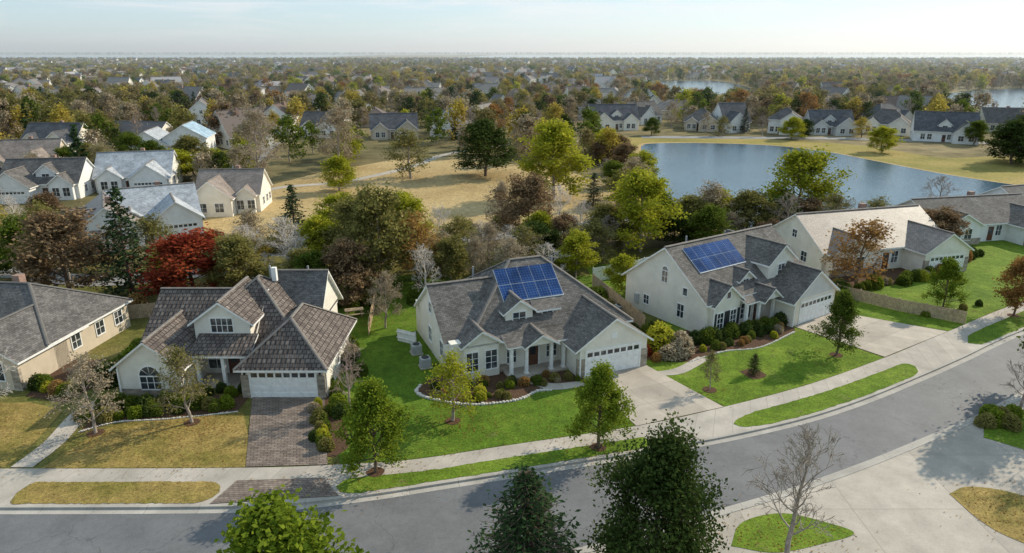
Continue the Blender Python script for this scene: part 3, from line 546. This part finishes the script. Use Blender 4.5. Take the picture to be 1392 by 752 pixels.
    def door(s,face,pos,a,h=2.1,mat='door_wood'):
        s.fbox('front_door',face,pos,a-.48,a+.48,.1,h,-.02,.03,mat); s.fbox('door_trim',face,pos,a-.6,a-.48,.1,h+.12,-.02,.07,'trim_white'); s.fbox('door_trim',face,pos,a+.48,a+.6,.1,h+.12,-.02,.07,'trim_white'); s.fbox('door_trim',face,pos,a-.48,a+.48,h,h+.12,-.02,.068,'trim_white')
        s.fbox('front_door',face,pos,a-.25,a+.25,1.1,1.8,.03,.04,'window_glass')
    def column(s,x,y,z1,r=.13): s.box('porch_columns',x-r,x+r,y-r,y+r,0,z1,'trim_white'); s.box('porch_columns',x-r*1.5,x+r*1.5,y-r*1.5,y+r*1.5,0,.25,'trim_white')
    def spout(s,x,y,z1): s.box('downspouts',x-.05,x+.05,y-.05,y+.05,0,z1,'trim_white')
    def solar(s,x0,yA,zw,yw,pitch,cols,rows,pw=1.0,ph=1.6):
        ca=1/math.hypot(1,pitch); z=lambda y,o:zw+pitch*(y-yw)+o; gap=.035
        tot=rows*(ph*ca+gap); s.solid('solar_rack',[(x0-.04,yA-.04,z(yA-.04,.10)),(x0+cols*(pw+gap)+.01,yA-.04,z(yA-.04,.10)),(x0+cols*(pw+gap)+.01,yA+tot,z(yA+tot,.10)),(x0-.04,yA+tot,z(yA+tot,.10))],(0,0,-.04),'metal_frame','metal_frame')
        for i in range(cols):
            for j in range(rows):
                a=x0+i*(pw+gap);b=yA+j*(ph*ca+gap);c=b+ph*ca; s.solid('solar_panels',[(a,b,z(b,.14)),(a+pw,b,z(b,.14)),(a+pw,c,z(c,.14)),(a,c,z(c,.14))],(0,0,-.035),'metal_frame','solar_cell')
    def vent(s,x,y,z,h=.5): s.box('roof_vents',x-.07,x+.07,y-.07,y+.07,z-.6,z+h,'pipe_grey')
    def mesh(s,items,name):
        V=[];F=[];mats=[];mi=[];uvs=[]
        for f,m in items:
            b=len(V); V+=[tuple(p) for p in f]; F.append(tuple(range(b,b+len(f))))
            if m not in mats: mats.append(m)
            mi.append(mats.index(m)); nm=np.zeros(3)
            for i in range(len(f)): nm+=np.cross(f[i]-f[0],f[(i+1)%len(f)]-f[0])
            nm/=np.linalg.norm(nm)+1e-9
            u=np.cross((0,0,1),nm); u=np.array([1.,0,0]) if np.linalg.norm(u)<1e-3 else u/np.linalg.norm(u); v=np.cross(nm,u); uvs+=[(float(np.dot(p,u)),float(np.dot(p,v))) for p in f]
        me=bpy.data.meshes.new(name); me.from_pydata(V,[],F); uv=me.uv_layers.new(name='UVMap'); uv.data.foreach_set('uv',np.array(uvs,dtype=np.float32).ravel())
        for m in mats: me.materials.append(MATS[m])
        me.polygons.foreach_set('material_index',mi); me.update(); return me
    def build(s):
        e=bpy.data.objects.new(s.name,None); e.empty_display_size=1; link(e); e.location=s.o; e.rotation_euler=(0,0,math.radians(s.deg))
        for k,it in s.parts.items():
            o=bpy.data.objects.new(k,s.mesh(it,k)); link(o); o.parent=e
        return e
    def joined(s): return s.mesh([i for it in s.parts.values() for i in it],s.name)

# House 1 (left, tile roof)
h=House('tile_roof_house',-29.5,46.2,0); W='siding_cream'; R='roof_tile_brown'
h.box('walls',0,4.8,0,7,0,2.7,W); h.box('walls',.3,12.9,4,14.5,0,2.75,W); h.box('walls',9.2,15.4,0.1,8,0,2.65,W)
h.box('stone_base',-.05,4.85,-.06,.3,0,.8,'stone_veneer'); h.box('stone_base',9.14,9.75,.02,.4,0,1.9,'stone_veneer'); h.box('stone_base',14.85,15.46,.02,.4,0,1.9,'stone_veneer')
h.gable(0,4.8,0,8,2.7,.78,'y',R,W); h.gable(.3,9,3.4,12.6,2.75,.68,'x',R,W,ends=(1,0)); h.hip(9.2,15.4,.1,9.5,2.65,.80,R)
h.hip(3.2,12.6,4.0,14.0,2.75,.82,R); h.gable(8.6,13.0,7.4,15,2.75,.98,'x','roof_grey',W,ends=(0,1))
h.box('walls',4.4,8.8,3.8,9,2.5,4.7,W); h.gable(4.4,8.8,3.8,9.6,4.7,.72,'y',R,W)
h.solid('porch_roof',[(4.7,1.5,2.75),(9.4,1.5,2.75),(9.4,3.8,3.7),(4.7,3.8,3.7)],(0,0,-.16),'trim_white',R)
for x in(5.2,7.2,9.0): h.column(x,1.8,2.6)
h.box('porch_floor',4.8,9.2,1.4,4,0,.15,'sidewalk_concrete')
h.window('S',0,2.4,.8,1.5,1.0,3,2,arch=True); h.window('S',3.8,6.6,3.82,1.7,1.15,4,2); h.window('S',4,5.7,.6,1.3,1.5); h.window('S',4,8.4,.6,.8,1.6,2,3); h.door('S',4,7.1)
h.garage('S',.1,12.3,4.9); h.window('E',12.9,11,.9,1.2,1.3); h.window('E',15.4,4,.9,1.0,1.2); h.window('W',0,3,.9,1,1.2); h.window('W',.3,9,.9,1.2,1.2)
h.box('wall_lamp',9.42,9.56,-.08,.02,1.95,2.25,'shutter_dark'); h.box('wall_lamp',15.05,15.19,-.08,.02,1.95,2.25,'shutter_dark')
h.vent(8.6,10,6.9); h.vent(11,12.8,6.0); h.box('chimney',8.7,9.1,9.9,10.3,6,7.2,'siding_white')
h.spout(4.7,-.1,2.5); h.spout(.1,-.1,2.5); h.spout(15.5,.3,2.5); h.build()
# House 2 (centre)
h=House('gabled_ranch_house',5.3,49.5,22); W='siding_cream'; R='roof_taupe'
h.box('walls',0,6.3,0,8,0,2.6,W); h.box('walls',-9.5,6.2,3.4,14.5,0,3.1,W); h.box('stone_base',-9.56,-4.6,3.32,3.5,0,.7,'stone_veneer'); h.box('stone_base',-.06,.66,-.06,.3,0,1.6,'stone_veneer'); h.box('stone_base',5.64,6.36,-.06,.3,0,1.6,'stone_veneer')
h.gable(0,6.3,0,9,2.6,.66,'y',R,W,oh=.45); h.hip(-8.0,6.4,3.4,14.8,3.1,.78,R); h.gable(-9.6,-2,4.4,13.2,3.1,.72,'x',R,W,ends=(1,0))
h.box('walls',-8.6,-5.6,3.0,5,0,3.0,W); h.gable(-8.6,-5.6,3.0,7.5,3.0,.66,'y',R,W,oh=.3)
h.box('walls',-4.5,-2.1,4.4,7.5,3.0,4.75,W); h.gable(-4.5,-2.1,4.4,8.2,4.75,.72,'y',R,W,oh=.3); h.box('walls',-1.5,.2,4.6,7,3,4.5,W); h.solid('roof',[(-1.8,4.3,4.5),(.5,4.3,4.5),(.5,7,5.5),(-1.8,7,5.5)],(0,0,-.15),'trim_white',R)
h.solid('porch_roof',[(-5.3,1.9,2.7),(0,1.9,2.7),(0,4.4,3.6),(-5.3,4.4,3.6)],(0,0,-.15),'trim_white',R); h.gable(-3.8,-1.2,1.7,4,2.7,.6,'y',R,W,oh=.25)
for x in(-4.9,-3.6,-1.4,-.3): h.column(x,2.15,2.6)
h.box('porch_floor',-5.2,0,1.7,3.5,0,.16,'sidewalk_concrete'); h.door('S',3.4,-2.5)
h.window('S',3.0,-7.9,.7,.95,1.6,2,3); h.window('S',3.0,-6.3,.7,.95,1.6,2,3); h.window('S',4.4,-3.3,3.6,1.1,1.0,2,2); h.window('S',4.6,-.65,3.65,.9,.7,2,2)
h.window('S',3.4,-4.4,.7,.8,1.5,2,3); h.window('S',3.4,-.8,.7,.9,1.5,2,3); h.garage('S',0,3.15,4.9); h.fbox('gable_vent','S',0,2.9,3.4,3.0,3.5,-.01,.04,'trim_white')
h.window('W',-9.5,6,1,.9,1.3); h.window('W',-9.5,9.5,1,.9,1.3); h.window('W',-9.6,8.8,3.9,.8,.9); h.window('E',6.3,3.5,1,.9,1.2); h.window('E',6.2,11,1,1.2,1.2)
h.solar(-4.1,5.7,3.22,3.4,.78,5,2,1.06,1.62); h.spout(-9.45,3.3,2.8); h.spout(.1,-.1,2.4); h.spout(6.35,.3,2.4)
h.vent(-5,11,6.3); h.vent(2.6,10.8,6.5); h.vent(-1.5,12,6); h.box('meter_box',-9.72,-9.5,5,5.35,1,1.6,'ac_grey')
h.build()
# House 3
h=House('two_story_house',26.5,60.2,34); W='siding_cream'; R='roof_taupe'
h.box('walls',0,6.8,0,8,0,2.6,'siding_beige'); h.box('walls',-8.7,6.6,3,13.5,0,3.4,W); h.gable(-8.7,6.6,3,13.5,3.4,.74,'x',R,W,og=.35)
h.gable(0,6.8,0,8,2.6,.7,'y',R,'siding_grey',oh=.4); h.box('walls',.4,4.4,3.4,9,3,5.4,W); h.gable(.4,4.4,3.4,10,5.4,.75,'y',R,W,oh=.35)
h.box('walls',-8.2,-4.6,2.5,5,0,3.2,W); h.gable(-8.2,-4.6,2.5,6.5,3.2,.8,'y',R,W,oh=.35); h.box('walls',-3.4,-1.4,3.8,6,3.3,4.3,W); h.gable(-3.4,-1.4,3.8,6.4,4.3,.75,'y',R,W,oh=.25)
h.solid('porch_roof',[(-4.6,1.7,2.75),(0,1.7,2.75),(0,3.8,3.6),(-4.6,3.8,3.6)],(0,0,-.15),'trim_white',R); h.gable(-2.6,-.2,1.4,4,2.75,.8,'y','roof_taupe','trim_white',oh=.2)
for x in(-4.3,-2.5,-.3): h.column(x,1.95,2.6)
h.box('porch_floor',-4.5,0,1.5,3,0,.16,'red_brick'); h.door('S',3,-1.4)
h.window('S',2.5,-7.3,.7,.8,1.5,2,3,'shutter_dark'); h.window('S',2.5,-5.5,.7,.8,1.5,2,3,'shutter_dark'); h.window('S',3,-3.3,.7,1,1.5,2,3,'shutter_dark'); h.window('S',3.4,2.4,3.9,1.0,1.15,2,2); h.window('S',3.8,-2.4,3.55,.8,.7,2,2); h.window('S',2.5,-6.4,3.5,.5,.6,1,1)
h.garage('S',0,3.7,5.0); h.window('W',-8.7,6,1,.8,1.3); h.window('W',-8.7,10.5,1,.7,.9); h.window('W',-8.7,8.25,3.9,.7,1.1,2,2,arch=True); h.window('W',-8.7,5.6,3.3,.5,.7,1,1)
h.window('E',6.6,10,1,1.1,1.2)
h.solar(-7.2,5.3,3.52,3,.74,6,2,1.06,1.45); h.spout(-8.3,2.4,3); h.spout(.1,-.1,2.4); h.spout(6.85,.3,2.4)
h.vent(-3,11,6.5); h.vent(3,11,6.2); h.vent(5,7.5,6.4); h.box('meter_box',-8.95,-8.7,11.5,12,.8,1.7,'ac_grey')
h.build()
def ranch(name,x,y,deg,Wd,D,eave,pitch,wall,roof,side='R',hipm=False,z=.12,base=None,garage=True,two=False,join=False,capm='ridge_cap',lite=False):
    h=House(name,x,y,deg,z); g0,g1=(Wd-6.4,Wd) if side=='R' else (0,6.4); o0,o1=(.6,Wd*.36) if side=='R' else (Wd*.66,Wd-.6)
    h.box('walls',0,Wd,2,D,0,eave,wall)
    if hipm: h.hip(0,Wd,2,D,eave,pitch,roof,capm=capm)
    else: h.gable(0,Wd,2,D,eave,pitch,'x',roof,wall,capm=capm)
    h.box('walls',g0,g1,-1.2,4,0,eave-.1,wall)
    h.gable(g0,g1,-1.2,D*.5,eave-.1,pitch,'y',roof,wall,capm=capm)
    if not lite: h.box('walls',o0,o1,1.0,4,0,eave-.05,wall); h.gable(o0,o1,1.0,D*.5,eave-.05,pitch,'y',roof,wall,capm=capm)
    if two: m=(o1+g0)/2 if side=='R' else (g1+o0)/2; h.box('walls',m-1.6,m+1.6,3,7,eave-.2,eave+1.7,wall); h.gable(m-1.6,m+1.6,3,D*.5+1,eave+1.7,pitch,'y',roof,wall,capm=capm); h.window('S',3,m,eave+.4,1.2,1.0)
    if base: h.box('stone_base',o0-.05,o1+.05,.94,1.2,0,.9,base); h.box('stone_base',g0-.05,g0+.6,-1.26,-1,0,1.8,base); h.box('stone_base',g1-.6,g1+.05,-1.26,-1,0,1.8,base)
    c=(g0+g1)/2
    if garage: h.garage('S',-1.2,c,4.9)
    else: h.window('S',-1.2,c-1.3,.8,1.3,1.4); h.window('S',-1.2,c+1.3,.8,1.3,1.4)
    oc=(o0+o1)/2; py=2 if lite else 1.0; h.window('S',py,oc-.85,.7,1.1,1.5); h.window('S',py,oc+.85,.7,1.1,1.5)
    m=(o1+g0)/2 if side=='R' else (g1+o0)/2; h.door('S',2,m); h.window('S',2,m+1.3,.8,.9,1.4)
    for q in(.3,.6,.85): h.window('W',0,2+(D-2)*q,.9,1.0,1.2); h.window('E',Wd,2+(D-2)*q,.9,1.0,1.2); h.window('N',D,Wd*q,.9,1.3,1.2)
    if not hipm: h.window('W',0,2+(D-2)*.5,eave+.5,.8,.9)
    zr=eave+pitch*(D-2)/2; h.box('chimney',Wd*.55,Wd*.55+.7,D*.62,D*.62+.7,zr-1.4,zr+.6,'red_brick'); h.vent(Wd*.3,D*.7,zr-.9)
    return h.joined() if join else h.build()
ranch('gabled_house',36.6,74.0,16,18.0,12.5,2.9,.62,'siding_cream','roof_tan','R',base='stone_veneer',capm='ridge_cap')
ranch('gabled_house',57.5,87.5,12,18,11.5,2.7,.54,'siding_white','roof_taupe','R',base='stone_veneer')
ranch('gabled_house',77,97,18,19,11.5,2.7,.54,'siding_white','roof_grey','R')
ranch('hip_roof_house',-53,50.2,-6,15.4,12,2.7,.60,'siding_tan','roof_grey','R',hipm=True,base='stone_veneer',garage=False,capm='ridge_cap_dark')
ranch('gabled_house',-90,117,8,13,11,3.0,.8,'siding_white','roof_grey','L',two=True,z=0); ranch('gabled_house',-77,124,14,13,12,3.0,.75,'siding_white','roof_pale','R',z=0)
ranch('gabled_house',-51,107,6,10,10,3.2,.8,'siding_cream','roof_tan','L',z=0,garage=False); ranch('gabled_house',-54,90,30,11,11,3,.75,'siding_white','roof_pale','R',z=.0)
ranch('gabled_house',-64,94,-60,12,10,3,.7,'siding_white','roof_tan','R',z=.0)
h=House('blue_roof_barn',-93,166,12,0); h.box('walls',0,9,0,12,0,3.6,'siding_white'); h.gable(0,9,0,12,3.6,.7,'y','roof_pale','siding_white'); h.box('walls',8,18,1,12,0,5,'siding_white'); h.gable(8,18,1,12,5,.6,'y','roof_blue','siding_white'); h.garage('S',0,4.5,4); h.window('S',1,13,1,1.2,1.5); h.window('S',1,13,3.4,1.2,1.2); h.build()
# x,y,angle,width,depth,eave,pitch,wall,roof,two,hip,lite
LH=[(27,231,5,16,13,3.4,.85,'siding_cream','roof_dark',1,0,0),(46,252,28,12,12,3.0,.9,'siding_white','roof_grey',1,0,1),(57.5,232,-14,11,12,3.2,.7,'siding_tan','roof_grey',0,1,0),(70,226,10,9,13,3.4,1.0,'siding_white','roof_dark',0,0,1),(82,223,-22,10,11,4.6,.7,'siding_white','roof_grey',0,1,1),(95,219,-6,13,12,3.0,.85,'siding_grey','roof_dark',1,0,0),(113,225,-30,14,12,3.2,.75,'siding_cream','roof_grey',0,1,0),(118,203,-24,16,13,3.2,.9,'siding_white','roof_dark',1,0,1),(138,190,-40,15,12,3.1,.85,'siding_white','roof_grey',1,0,0),(130,243,22,15,12,3.4,.8,'siding_white','roof_dark',0,1,0),(155,226,-10,14,12,3.2,.85,'siding_cream','roof_grey',0,0,1)]
for x,y,a,w,d,e,p,wa,ro,tw,hi,li in LH: ranch('lakeside_house',x,y,a,w,d,e,p,wa,ro,'R' if a<0 else 'L',two=bool(tw),hipm=bool(hi),lite=bool(li),z=0,garage=False,capm='ridge_cap_dark')
MH=[(-42,206,10,14,'siding_tan','roof_dark'),(-66,214,-5,13,'siding_white','roof_grey'),(-150,165,10,14,'siding_white','roof_grey'),(-128,178,0,14,'siding_cream','roof_dark'),(-110,140,14,14,'siding_tan','roof_tan'),(-120,118,5,14,'siding_white','roof_grey'),(-104,92,10,13,'siding_white','roof_grey'),(-88,84,14,12,'siding_cream','roof_pale')]
for x,y,a,w,wa,ro in MH: ranch('suburban_house',x,y,a,w,12,3.1,.8,wa,ro,'R',z=0,garage=False,capm='ridge_cap_dark')

# ------------------------------------------------------------------ fences and yard furniture
def fence(name,pts,hgt,mat,bw=.14,gap=.02,z=.12):
    V=[];F=[]
    def bx(c,d,l,t,z0,z1):
        n=np.array([-d[1],d[0]]); b=len(V)
        for zz in(z0,z1):
            for s1,s2 in((-1,-1),(1,-1),(1,1),(-1,1)): q=np.array(c)+np.array(d)*l/2*s1+n*t/2*s2; V.append((q[0],q[1],zz))
        F.extend([tuple(b+i for i in f) for f in((3,2,1,0),(4,5,6,7),(0,1,5,4),(1,2,6,5),(2,3,7,6),(3,0,4,7))])
    for (a,b_) in zip(pts[:-1],pts[1:]):
        a=np.array(a,float);b2=np.array(b_,float);L=np.linalg.norm(b2-a);d=(b2-a)/L;n=int(L/(bw+gap))
        for i in range(n): bx(a+d*(i+.5)*(bw+gap),d,bw,.03,z+.04,z+hgt+RNG.uniform(-.015,.015))
        for i in range(int(L/2.4)+1): bx(a+d*i*2.4,d,.12,.12,z,z+hgt+.1)
        for zz in(.35,hgt-.3): bx((a+b2)/2+np.array([-d[1],d[0]])*.06,d,L,.05,z+zz,z+zz+.09)
    me=bpy.data.meshes.new(name); me.from_pydata(V,[],F); me.materials.append(MATS[mat]); link(bpy.data.objects.new(name,me))
fence('wooden_fence',[(8.9,71),(12.3,58.6)],1.8,'fence_wood'); fence('wooden_fence',[(34.8,69),(39,64.5),(43.6,60.9)],1.3,'fence_wood'); fence('white_vinyl_fence',[(9.2,73.5),(13.8,76),(19.5,80.5)],1.7,'vinyl_white',.2,.0)
fence('wooden_fence',[(-38,62),(-28,65),(-14,66.5)],1.5,'fence_wood'); fence('wooden_fence',[(-14.2,66.5),(-13.2,58)],1.3,'fence_wood'); fence('white_vinyl_fence',[(-8.6,56.0),(-10.4,57.0)],1.2,'vinyl_white',.2,0)
def acunit(x,y,a=0):
    e=House('air_conditioner_unit',x,y,a,.14); e.box('cabinet',-.4,.4,-.4,.4,.08,.85,'ac_grey'); e.box('pad',-.5,.5,-.5,.5,0,.08,'sidewalk_concrete')
    for i in range(7): e.box('grille',-.41-.01,.41+.01,-.42,.42,.16+i*.09,.19+i*.09,'pipe_grey')
    e.solid('fan_guard',[(.32*math.cos(k*.785),.32*math.sin(k*.785),.85) for k in range(8)],(0,0,.05),'shutter_dark'); e.build()
acunit(-7.2,51.6,22); acunit(-8.3,54.3,22); acunit(10.8,64,34)
def table(x,y,a):
    e=House('picnic_table',x,y,a,.14); e.box('top',-.9,.9,-.4,.4,.7,.76,'fence_wood'); e.box('seat_1',-.9,.9,-.8,-.55,.42,.47,'fence_wood'); e.box('seat_2',-.9,.9,.55,.8,.42,.47,'fence_wood')
    for sx in(-.7,.7): e.box('leg',sx-.05,sx+.05,-.75,.75,.34,.4,'fence_wood'); e.box('leg',sx-.05,sx+.05,-.35,-.25,0,.7,'fence_wood'); e.box('leg',sx-.05,sx+.05,.25,.35,0,.7,'fence_wood')
    e.build()
table(-15.6,63,20)

# ------------------------------------------------------------------ distant mass (instanced)
def inst(name,me,P,S,Rz):
    m=bpy.data.meshes.new(name); m.vertices.add(len(P)); m.vertices.foreach_set('co',np.asarray(P,dtype=np.float32).ravel())
    for k,v in(('scl',S),('rotz',Rz)): a=m.attributes.new(k,'FLOAT','POINT'); a.data.foreach_set('value',np.asarray(v,dtype=np.float32))
    m.update(); o=link(bpy.data.objects.new(name,m)); src=bpy.data.objects.new(name+'_source',me)
    g=bpy.data.node_groups.new(name,'GeometryNodeTree'); g.interface.new_socket('Geometry',in_out='INPUT',socket_type='NodeSocketGeometry'); g.interface.new_socket('Geometry',in_out='OUTPUT',socket_type='NodeSocketGeometry')
    n=g.nodes; gi=n.new('NodeGroupInput'); go=n.new('NodeGroupOutput'); ip=n.new('GeometryNodeInstanceOnPoints'); oi=n.new('GeometryNodeObjectInfo'); oi.inputs['Object'].default_value=src; oi.inputs['As Instance'].default_value=True
    a1=n.new('GeometryNodeInputNamedAttribute'); a1.data_type='FLOAT'; a1.inputs['Name'].default_value='scl'; a2=n.new('GeometryNodeInputNamedAttribute'); a2.data_type='FLOAT'; a2.inputs['Name'].default_value='rotz'
    cx=n.new('ShaderNodeCombineXYZ'); L=g.links.new; L(gi.outputs[0],ip.inputs['Points']); L(oi.outputs['Geometry'],ip.inputs['Instance']); L(a2.outputs[0],cx.inputs[2]); L(cx.outputs[0],ip.inputs['Rotation'])
    cs=n.new('ShaderNodeCombineXYZ')
    for i in range(3): L(a1.outputs[0],cs.inputs[i])
    L(cs.outputs[0],ip.inputs['Scale']); L(ip.outputs[0],go.inputs[0]); md=o.modifiers.new('scatter','NODES'); md.node_group=g; return o
def midm(seed,leafm,bk='bark_grey',per=8,ls=.30,**k): return tree_mesh('mid',seed,H0,W0+1,bk,leafm,per=per,lsize=ls,n1=13,kids=(4,3),sides=(4,3),spread=.065,base=.16,**k)
def farm(seed,leafm,per=4,ls=.55): return tree_mesh('far',seed,H0,W0+2.5,'bark_grey',leafm,per=per,lsize=ls,n1=9,kids=(3,3),sides=(3,3),spread=.08,base=.12)
kinds=[('leaf_olive',.24),('leaf_brown',.10),('leaf_tan',.18),('leaf_green',.10),('leaf_dark',.07),('leaf_gold',.11),('leaf_yellowgreen',.06),('leaf_rust',.05),('leaf_mixed',.20)]
mids=[midm(200+i,k) for i,(k,_) in enumerate(kinds)]
mids.append(tree_mesh('midbare',230,H0,W0,'bark_grey','leaf_tan',per=0,n1=13,kids=(4,4,3),sides=(4,3),thin=.022,upb=.5,lev1=(25,78))); mids.append(conifer_mesh('midcon',231,9,4.5,'needle_dark',whorls=16,per=7,q=6,ls=.4))
pk=np.array([p for _,p in kinds]+[.22,.05]); pk/=pk.sum()
fars=[farm(300+i,k) for i,(k,_) in enumerate(kinds)]; pf=np.array([p for _,p in kinds]); pf/=pf.sum()
CLR=[(q[0]+5,q[1]+4) for q in LH+MH]+[(-84,170),(-83,121),(-71,128)]
def blocked(x,y):
    b=inpoly(x,y,FIELD)|inpoly(x,y,ban)|((x>24)&(x<140)&(y>150)&(y<214))
    for s in(.76,.82,.88,.94,1): b|=inpoly(x/s,y/s,LAKE2)|inpoly(x/s,y/s,LAKE3)
    for hx,hy in CLR:
        r=math.hypot(hx,hy); ux,uy=-hx/r,-hy/r; t=np.clip((x-hx)*ux+(y-hy)*uy,0,34); b|=(x-hx-ux*t)**2+(y-hy-uy*t)**2<8.0**2
    for hx,hy,r in HCLEAR: b|=(x-hx)**2+(y-hy)**2<r*r
    return b
PR=[(15,12,3.4,.85,'siding_white',0,1,0),(18,11,3.0,.7,'siding_cream',0,0,0),(16,13,3.1,.6,'siding_tan',1,0,0),(12,10,5.4,.75,'siding_white',0,0,1),(14,12,5.2,.6,'siding_grey',1,0,1),(11,14,3.0,.95,'siding_cream',0,0,1)]
hp=[ranch('distant_house',0,0,0,w,d,e,p,wa,'roof_random','R' if i%2 else 'L',hipm=bool(hi),z=0,join=True,garage=False,two=bool(tw),capm='ridge_cap_dark',lite=bool(li)) for i,(w,d,e,p,wa,hi,tw,li) in enumerate(PR)]
rg=np.random.default_rng(5)
def field(y0,y1,area,wfac=.86):
    tot=(y1-y0)*(y0+y1)*wfac+(y1-y0)*80; n=int(tot/area); y=np.sqrt(rg.uniform(y0**2,y1**2,n)); x=rg.uniform(-1,1,n)*(y*wfac+40); return x,y
HXs=[];HYs=[]
for y0,y1,ar in[(235,600,720),(600,1200,1250),(1200,2300,2600)]:
    x,y=field(y0,y1,ar); y=y+12*np.sin(x/70)-((y+x*.2)%46)*.55; cl=np.sin(x/140+y/210)+np.sin(y/120-x/260+1.3); k=cl>-1.1; HXs+=list(x[k]); HYs+=list(y[k])
HX=np.array(HXs);HY=np.array(HYs); keep=[]
for i in range(len(HX)):
    if not keep: keep.append(i); continue
    kk=np.array(keep[-900:])
    if ((HX[i]-HX[kk])**2+(HY[i]-HY[kk])**2).min()>16.5**2: keep.append(i)
HX=HX[keep];HY=HY[keep]
b=blocked(HX,HY)|((HX>5)&(HX<190)&(HY<268)); HX=HX[~b];HY=HY[~b]; hid=rg.integers(0,len(hp),len(HX))
for i in range(len(hp)):
    m=hid==i; inst('distant_houses',hp[i],np.c_[HX[m],HY[m],np.zeros(m.sum())],rg.uniform(.9,1.2,m.sum()),rg.normal(size=m.sum())*.4+rg.integers(0,4,m.sum())*1.57)
def keep_house(x,y,rad):
    ok=np.ones(len(x),bool)
    for i in range(0,len(x),500):
        dx=x[i:i+500,None]-HX[None]; dy=y[i:i+500,None]-HY[None]; L=rad*1.2+HY[None]*.015; ok[i:i+500]=~((((dx**2+dy**2)<(rad*.9)**2)|((np.abs(dx-dy*HX[None]/HY[None])<5)&(dy<0)&(dy>-L)))).any(1)
    return ok
x,y=field(128,520,60); m=~blocked(x,y)&keep_house(x,y,11)&~((x>-55)&(x<22)&(y<152)); x=x[m];y=y[m]
nz=rg.choice(len(mids),len(x),p=pk)
for i in range(len(mids)):
    k=nz==i; inst('distant_trees',mids[i],np.c_[x[k],y[k],np.zeros(k.sum())],rg.uniform(.6,1.3,k.sum())*(1-.1*(y[k]>300)),rg.uniform(0,6.28,k.sum()))
for (y0,y1,ar,s0,s1,rad) in[(520,1100,120,.5,1.1,11),(1100,2300,400,.5,1.1,11),(6500,14000,26000,1.6,2.6,9)]:
    x,y=field(y0,y1,ar); m=~blocked(x,y)
    if y0<2600: m&=keep_house(x,y,rad)
    x=x[m];y=y[m]; nz=rg.choice(len(fars),len(x),p=pf)
    for i in range(len(fars)):
        k=nz==i
        if k.sum(): inst('distant_trees',fars[i],np.c_[x[k],y[k],np.zeros(k.sum())],rg.uniform(s0,s1,k.sum()),rg.uniform(0,6.28,k.sum()))

# ------------------------------------------------------------------ haze (a thin low layer of real scattering air)
me=bpy.data.meshes.new('haze'); X=14000;v=[(-X,200,-5),(X,200,-5),(X,26000,-5),(-X,26000,-5),(-X,200,160),(X,200,160),(X,26000,160),(-X,26000,160)]
me.from_pydata(v,[],[(3,2,1,0),(4,5,6,7),(0,1,5,4),(1,2,6,5),(2,3,7,6),(3,0,4,7)]); hz=link(bpy.data.objects.new('haze',me))
a=N('haze_air'); vs=a.n('ShaderNodeVolumeScatter'); vs.inputs['Color'].default_value=(.80,.92,1,1); vs.inputs['Density'].default_value=.0002; vs.inputs['Anisotropy'].default_value=.35; a.l(vs.outputs[0],a.out.inputs['Volume']); me.materials.append(a.m)

# ------------------------------------------------------------------ light
EL=math.radians(31); AZ=math.radians(55)
w=bpy.data.worlds.new('World'); scene.world=w; w.use_nodes=True; t=w.node_tree; t.nodes.clear()
sky=t.nodes.new('ShaderNodeTexSky'); sky.sky_type='NISHITA'; sky.sun_disc=False; sky.sun_elevation=EL; sky.sun_rotation=AZ; sky.air_density=1; sky.dust_density=.3; sky.ozone_density=3
bg=t.nodes.new('ShaderNodeBackground'); bg.inputs[1].default_value=.15; out=t.nodes.new('ShaderNodeOutputWorld'); L=t.links.new
tc=t.nodes.new('ShaderNodeTexCoord'); mp=t.nodes.new('ShaderNodeMapping'); mp.inputs['Scale'].default_value=(2.6,2.6,26); nz_=t.nodes.new('ShaderNodeTexNoise'); nz_.inputs['Scale'].default_value=1.7; nz_.inputs['Detail'].default_value=9; nz_.inputs['Roughness'].default_value=.62; nz_.inputs['Distortion'].default_value=.4
m0=t.nodes.new('ShaderNodeMix'); m0.data_type='RGBA'; m0.inputs[0].default_value=.55; m0.inputs[7].default_value=(3.7,5.5,6.7,1)
cr=t.nodes.new('ShaderNodeValToRGB'); cr.color_ramp.elements[0].position=.47; cr.color_ramp.elements[0].color=(.04,.04,.04,1); cr.color_ramp.elements[1].position=.66; cr.color_ramp.elements[1].color=(.75,.75,.75,1)
mx=t.nodes.new('ShaderNodeMix'); mx.data_type='RGBA'; mx.inputs[7].default_value=(6.2,6.5,6.8,1)
L(tc.outputs['Generated'],mp.inputs[0]); L(mp.outputs[0],nz_.inputs['Vector']); L(nz_.outputs[0],cr.inputs[0]); L(cr.outputs[0],mx.inputs[0]); L(sky.outputs[0],m0.inputs[6]); L(m0.outputs[2],mx.inputs[6]); L(mx.outputs[2],bg.inputs[0]); L(bg.outputs[0],out.inputs[0])
sd=bpy.data.lights.new('sun','SUN'); sd.energy=5; sd.angle=math.radians(.5); sd.color=(1,.90,.72); so=link(bpy.data.objects.new('sun',sd))
sv=Vector((math.sin(AZ)*math.cos(EL),math.cos(AZ)*math.cos(EL),math.sin(EL))); so.rotation_euler=sv.to_track_quat('Z','Y').to_euler(); so.location=(60,60,80)
cd=bpy.data.cameras.new('camera'); cd.lens=24; cd.sensor_width=36; cd.clip_start=.5; cd.clip_end=60000; co=link(bpy.data.objects.new('camera',cd)); co.location=(0,0,25); co.rotation_euler=(math.radians(90-18.2),0,0); scene.camera=co
